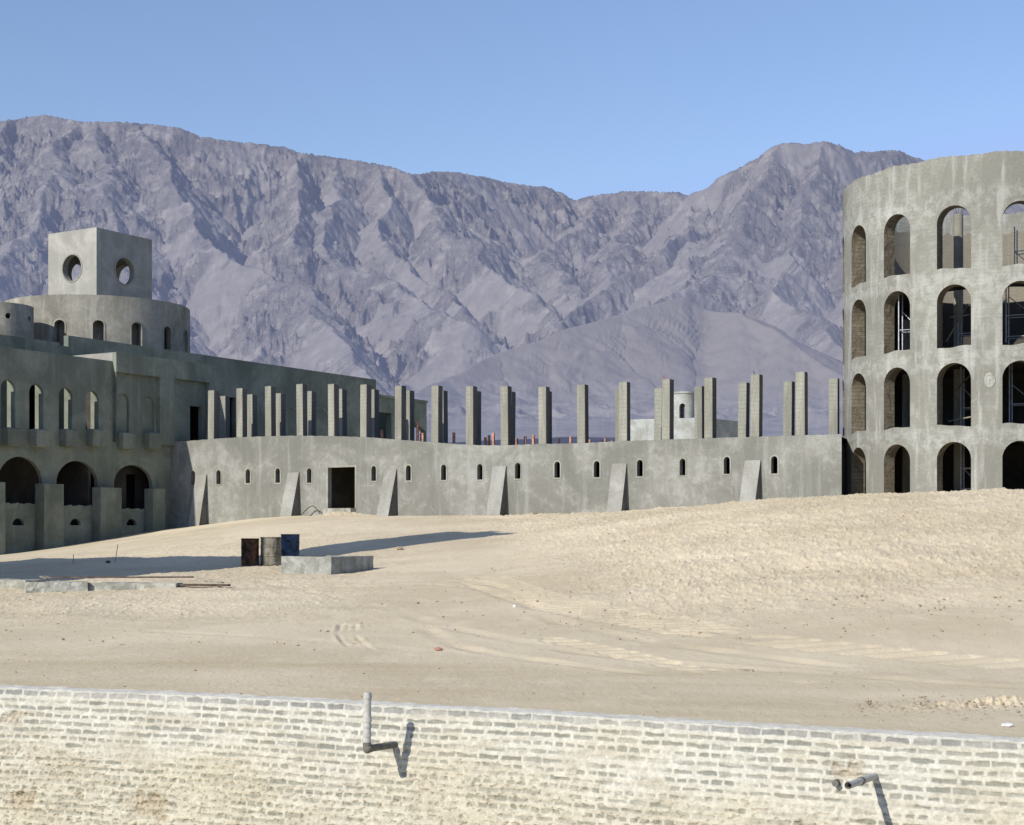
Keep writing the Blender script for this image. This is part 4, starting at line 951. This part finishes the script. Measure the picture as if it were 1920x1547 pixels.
# cement trough
a = gpt(527, 1063); b = gpt(621, 1077); zt = pt(621, 1044, b.y).z
e1 = Vector((-math.cos(R(29)), math.sin(R(29)), 0)); e2 = Vector((math.sin(R(29)), math.cos(R(29)), 0)); La = min(4., ray_hit(527, Vector((b.x, b.y, 0)), e1))
b2 = Vector((b.x, b.y, 0)); Lb = ray_hit(700, b2, e2); Lb = min(Lb, 6.)
def slab_box(bm, o, u, v, Lu, Lv, z0, z1, j=.02):
    nu, nv, nz = max(2, int(Lu/.12)), max(2, int(Lv/.12)), 4
    pts = []
    def add(fn, A, B):
        g_ = [[bm.verts.new(fn(i/A, k/B)) for i in range(A+1)] for k in range(B+1)]
        for k in range(B):
            for i in range(A): bm.faces.new([g_[k][i], g_[k][i+1], g_[k+1][i+1], g_[k+1][i]])
    def P_(s_, t_, h): q = o+u*Lu*s_+v*Lv*t_; z = z0+(z1-z0)*h; w3 = vn(np.array([q.x*3+z*5]), np.array([q.y*3+z*4]), 3)[0]*j; return Vector((q.x+w3, q.y-w3, z+w3*.7))
    add(lambda i, k: P_(i, 0, k), nu, nz); add(lambda i, k: P_(i, 1, k), nu, nz); add(lambda i, k: P_(0, i, k), nv, nz); add(lambda i, k: P_(1, i, k), nv, nz); add(lambda i, k: P_(i, k, 1), nu, nv)
tr = thing('cement_trough', 'low rough cement trough wall standing in front of the blue drum', 'trough', (b.x, b.y, b.z)); tz = b.z-.3; wt = .18
for (o, u, v, lu, lv) in ((b2, e1, e2, La, wt), (b2+e2*(Lb-wt), e1, e2, La, wt), (b2+e2*(wt+.002), e1, e2, wt, Lb-2*wt-.004), (b2+e2*(wt+.002)+e1*(La-wt), e1, e2, wt, Lb-2*wt-.004)):
    bm = bmesh.new(); slab_box(bm, o, u, v, lu, lv, tz, zt); finish(bm, 'side', M['trough'], tr, merge=.003)
# kerb at lower left with planks
kb = thing('cement_kerb', 'low broken cement kerb with planks lying on it at the left edge', 'kerb', gpt(60, 1108))
for (xa, ya, xb, yb, h, dd) in ((-120, 1100, 48, 1104, .24, .7), (48, 1112, 165, 1107, .26, .35), (165, 1106, 330, 1104, .17, .5)):
    a = gpt(xa, ya); b = gpt(xb, yb); u = Vector((b.x-a.x, b.y-a.y, 0)); L = u.length; u.normalize(); v = Vector((-u.y, u.x, 0))
    bm = bmesh.new(); slab_box(bm, Vector((a.x, a.y, 0)), u, v, L, dd, min(a.z, b.z)-.2, (a.z+b.z)/2+h, .03); finish(bm, 'kerb_block', M['kerb'], kb, merge=.003)
def plank(label, xa, ya, xb, yb, za, wd, th, mat, name='plank'):
    a = gpt(xa, ya); b = gpt(xb, yb); a.z += za; b.z += za*.8; u = (b-a).normalized(); v = Vector((-u.y, u.x, 0)).normalized(); w3 = u.cross(v)
    bm = bmesh.new(); r = [a-v*wd/2, b-v*wd/2, b+v*wd/2, a+v*wd/2]; hexa(bm, [q for q in r]+[q+Vector((0, 0, th)) for q in r])
    tag(finish(bm, name, mat), label, 'plank', 'planks by the kerb')
plank('dark thin plank lying along the kerb, the longer one', 85, 1102, 362, 1098, .27, .12, .04, M['darkwood'])
plank('dark plank end beyond the kerb with a pale board on it', 325, 1103, 430, 1103, .06, .14, .06, M['darkwood'])
plank('short pale board on the dark plank end', 385, 1100, 418, 1101, .13, .12, .03, M['wood'])
plank('yellowish board on top of the kerb', 80, 1103, 92, 1103, .32, .25, .03, M['wood'])
for i, (px, y0, y1, lb) in enumerate(((137, 1040, 1058, 'short red marking rod, the left of two in the shaded sand'), (215, 1021, 1057, 'tall thin red marking rod leaning in the shaded sand, the right of two'))):
    g = gpt(px, y1); bm = bmesh.new(); tp = pt(px+(1 if i == 0 else 6), y0, g.y); tube(bm, (g.x, g.y, g.z-.05), tp, .014, 6)
    tag(finish(bm, 'marking_rod', M['redrod']), lb, 'rod', 'red marking rods')
# litter and loose stones
def rock(bm, c, r, seed):
    rr = random.Random(seed); res = bmesh.ops.create_icosphere(bm, subdivisions=1, radius=r)
    sx, sy, sz_ = rr.uniform(.7, 1.5), rr.uniform(.7, 1.3), rr.uniform(.4, .9)
    M_ = Matrix.Rotation(rr.random()*6, 3, 'Z')
    for v in res['verts']:
        q = v.co.copy(); q *= rr.uniform(.75, 1.15); q = M_ @ Vector((q.x*sx, q.y*sy, q.z*sz_)); v.co = Vector(c)+q
for px, py, r, lb, mt, nm in ((965, 1139, .06, 'crumpled white scrap of plastic on the tracks', 'paper', 'scrap'), (1890, 1364, .06, 'white lump of plaster near the wall at the right edge', 'paper', 'plaster_lump'), (822, 1220, .06, 'small red scrap on the sand', 'clay', 'scrap'), (748, 1031, .16, 'pale stone at the edge of the long shadow', 'stone', 'stone'), (1000, 966, .2, 'pale stone at the foot of the curved wall', 'stone', 'stone'), (203, 1056, .10, 'small dark stone beside the tall red rod', 'hose', 'stone')):
    g = gpt(px, py); bm = bmesh.new(); rock(bm, (g.x, g.y, g.z+r*.4), r, int(px)); tag(finish(bm, nm, M[mt]), lb, nm.replace('_', ' '))
plank('short grey stick lying on the road', 1381, 1259, 1412, 1260, .0, .06, .03, M['wood'], 'stick')
bm = bmesh.new(); rr = random.Random(12)
for k in range(3400):
    u = rr.random()
    if u < .62: px, py = rr.uniform(900, 1990), rr.uniform(940, 1200)
    elif u < .8: px, py = rr.uniform(-60, 900), rr.uniform(1070, 1210)
    elif u < .86: px, py = rr.uniform(1600, 1960), 1330+rr.gauss(0, 9)
    else: px, py = rr.uniform(-60, 1990), rr.uniform(1210, 1390)
    if py > 1285+px*.053: continue
    if py < 1010 and px < 1250: continue
    if py < 955+max(0, 1500-px)*.02: continue
    g = gpt(px, py); r = (.010+.028*rr.random()**6)*(1 if g.y > 26 else .75)
    rock(bm, (g.x, g.y, g.z+r*.25+(.05 if px > 1400 and 1310 < py < 1350 else 0)), r, k)
tag(finish(bm, 'loose_stones', M['stone'], merge=0), 'small stones scattered over the bulldozed sand', 'stones', kind='stuff')
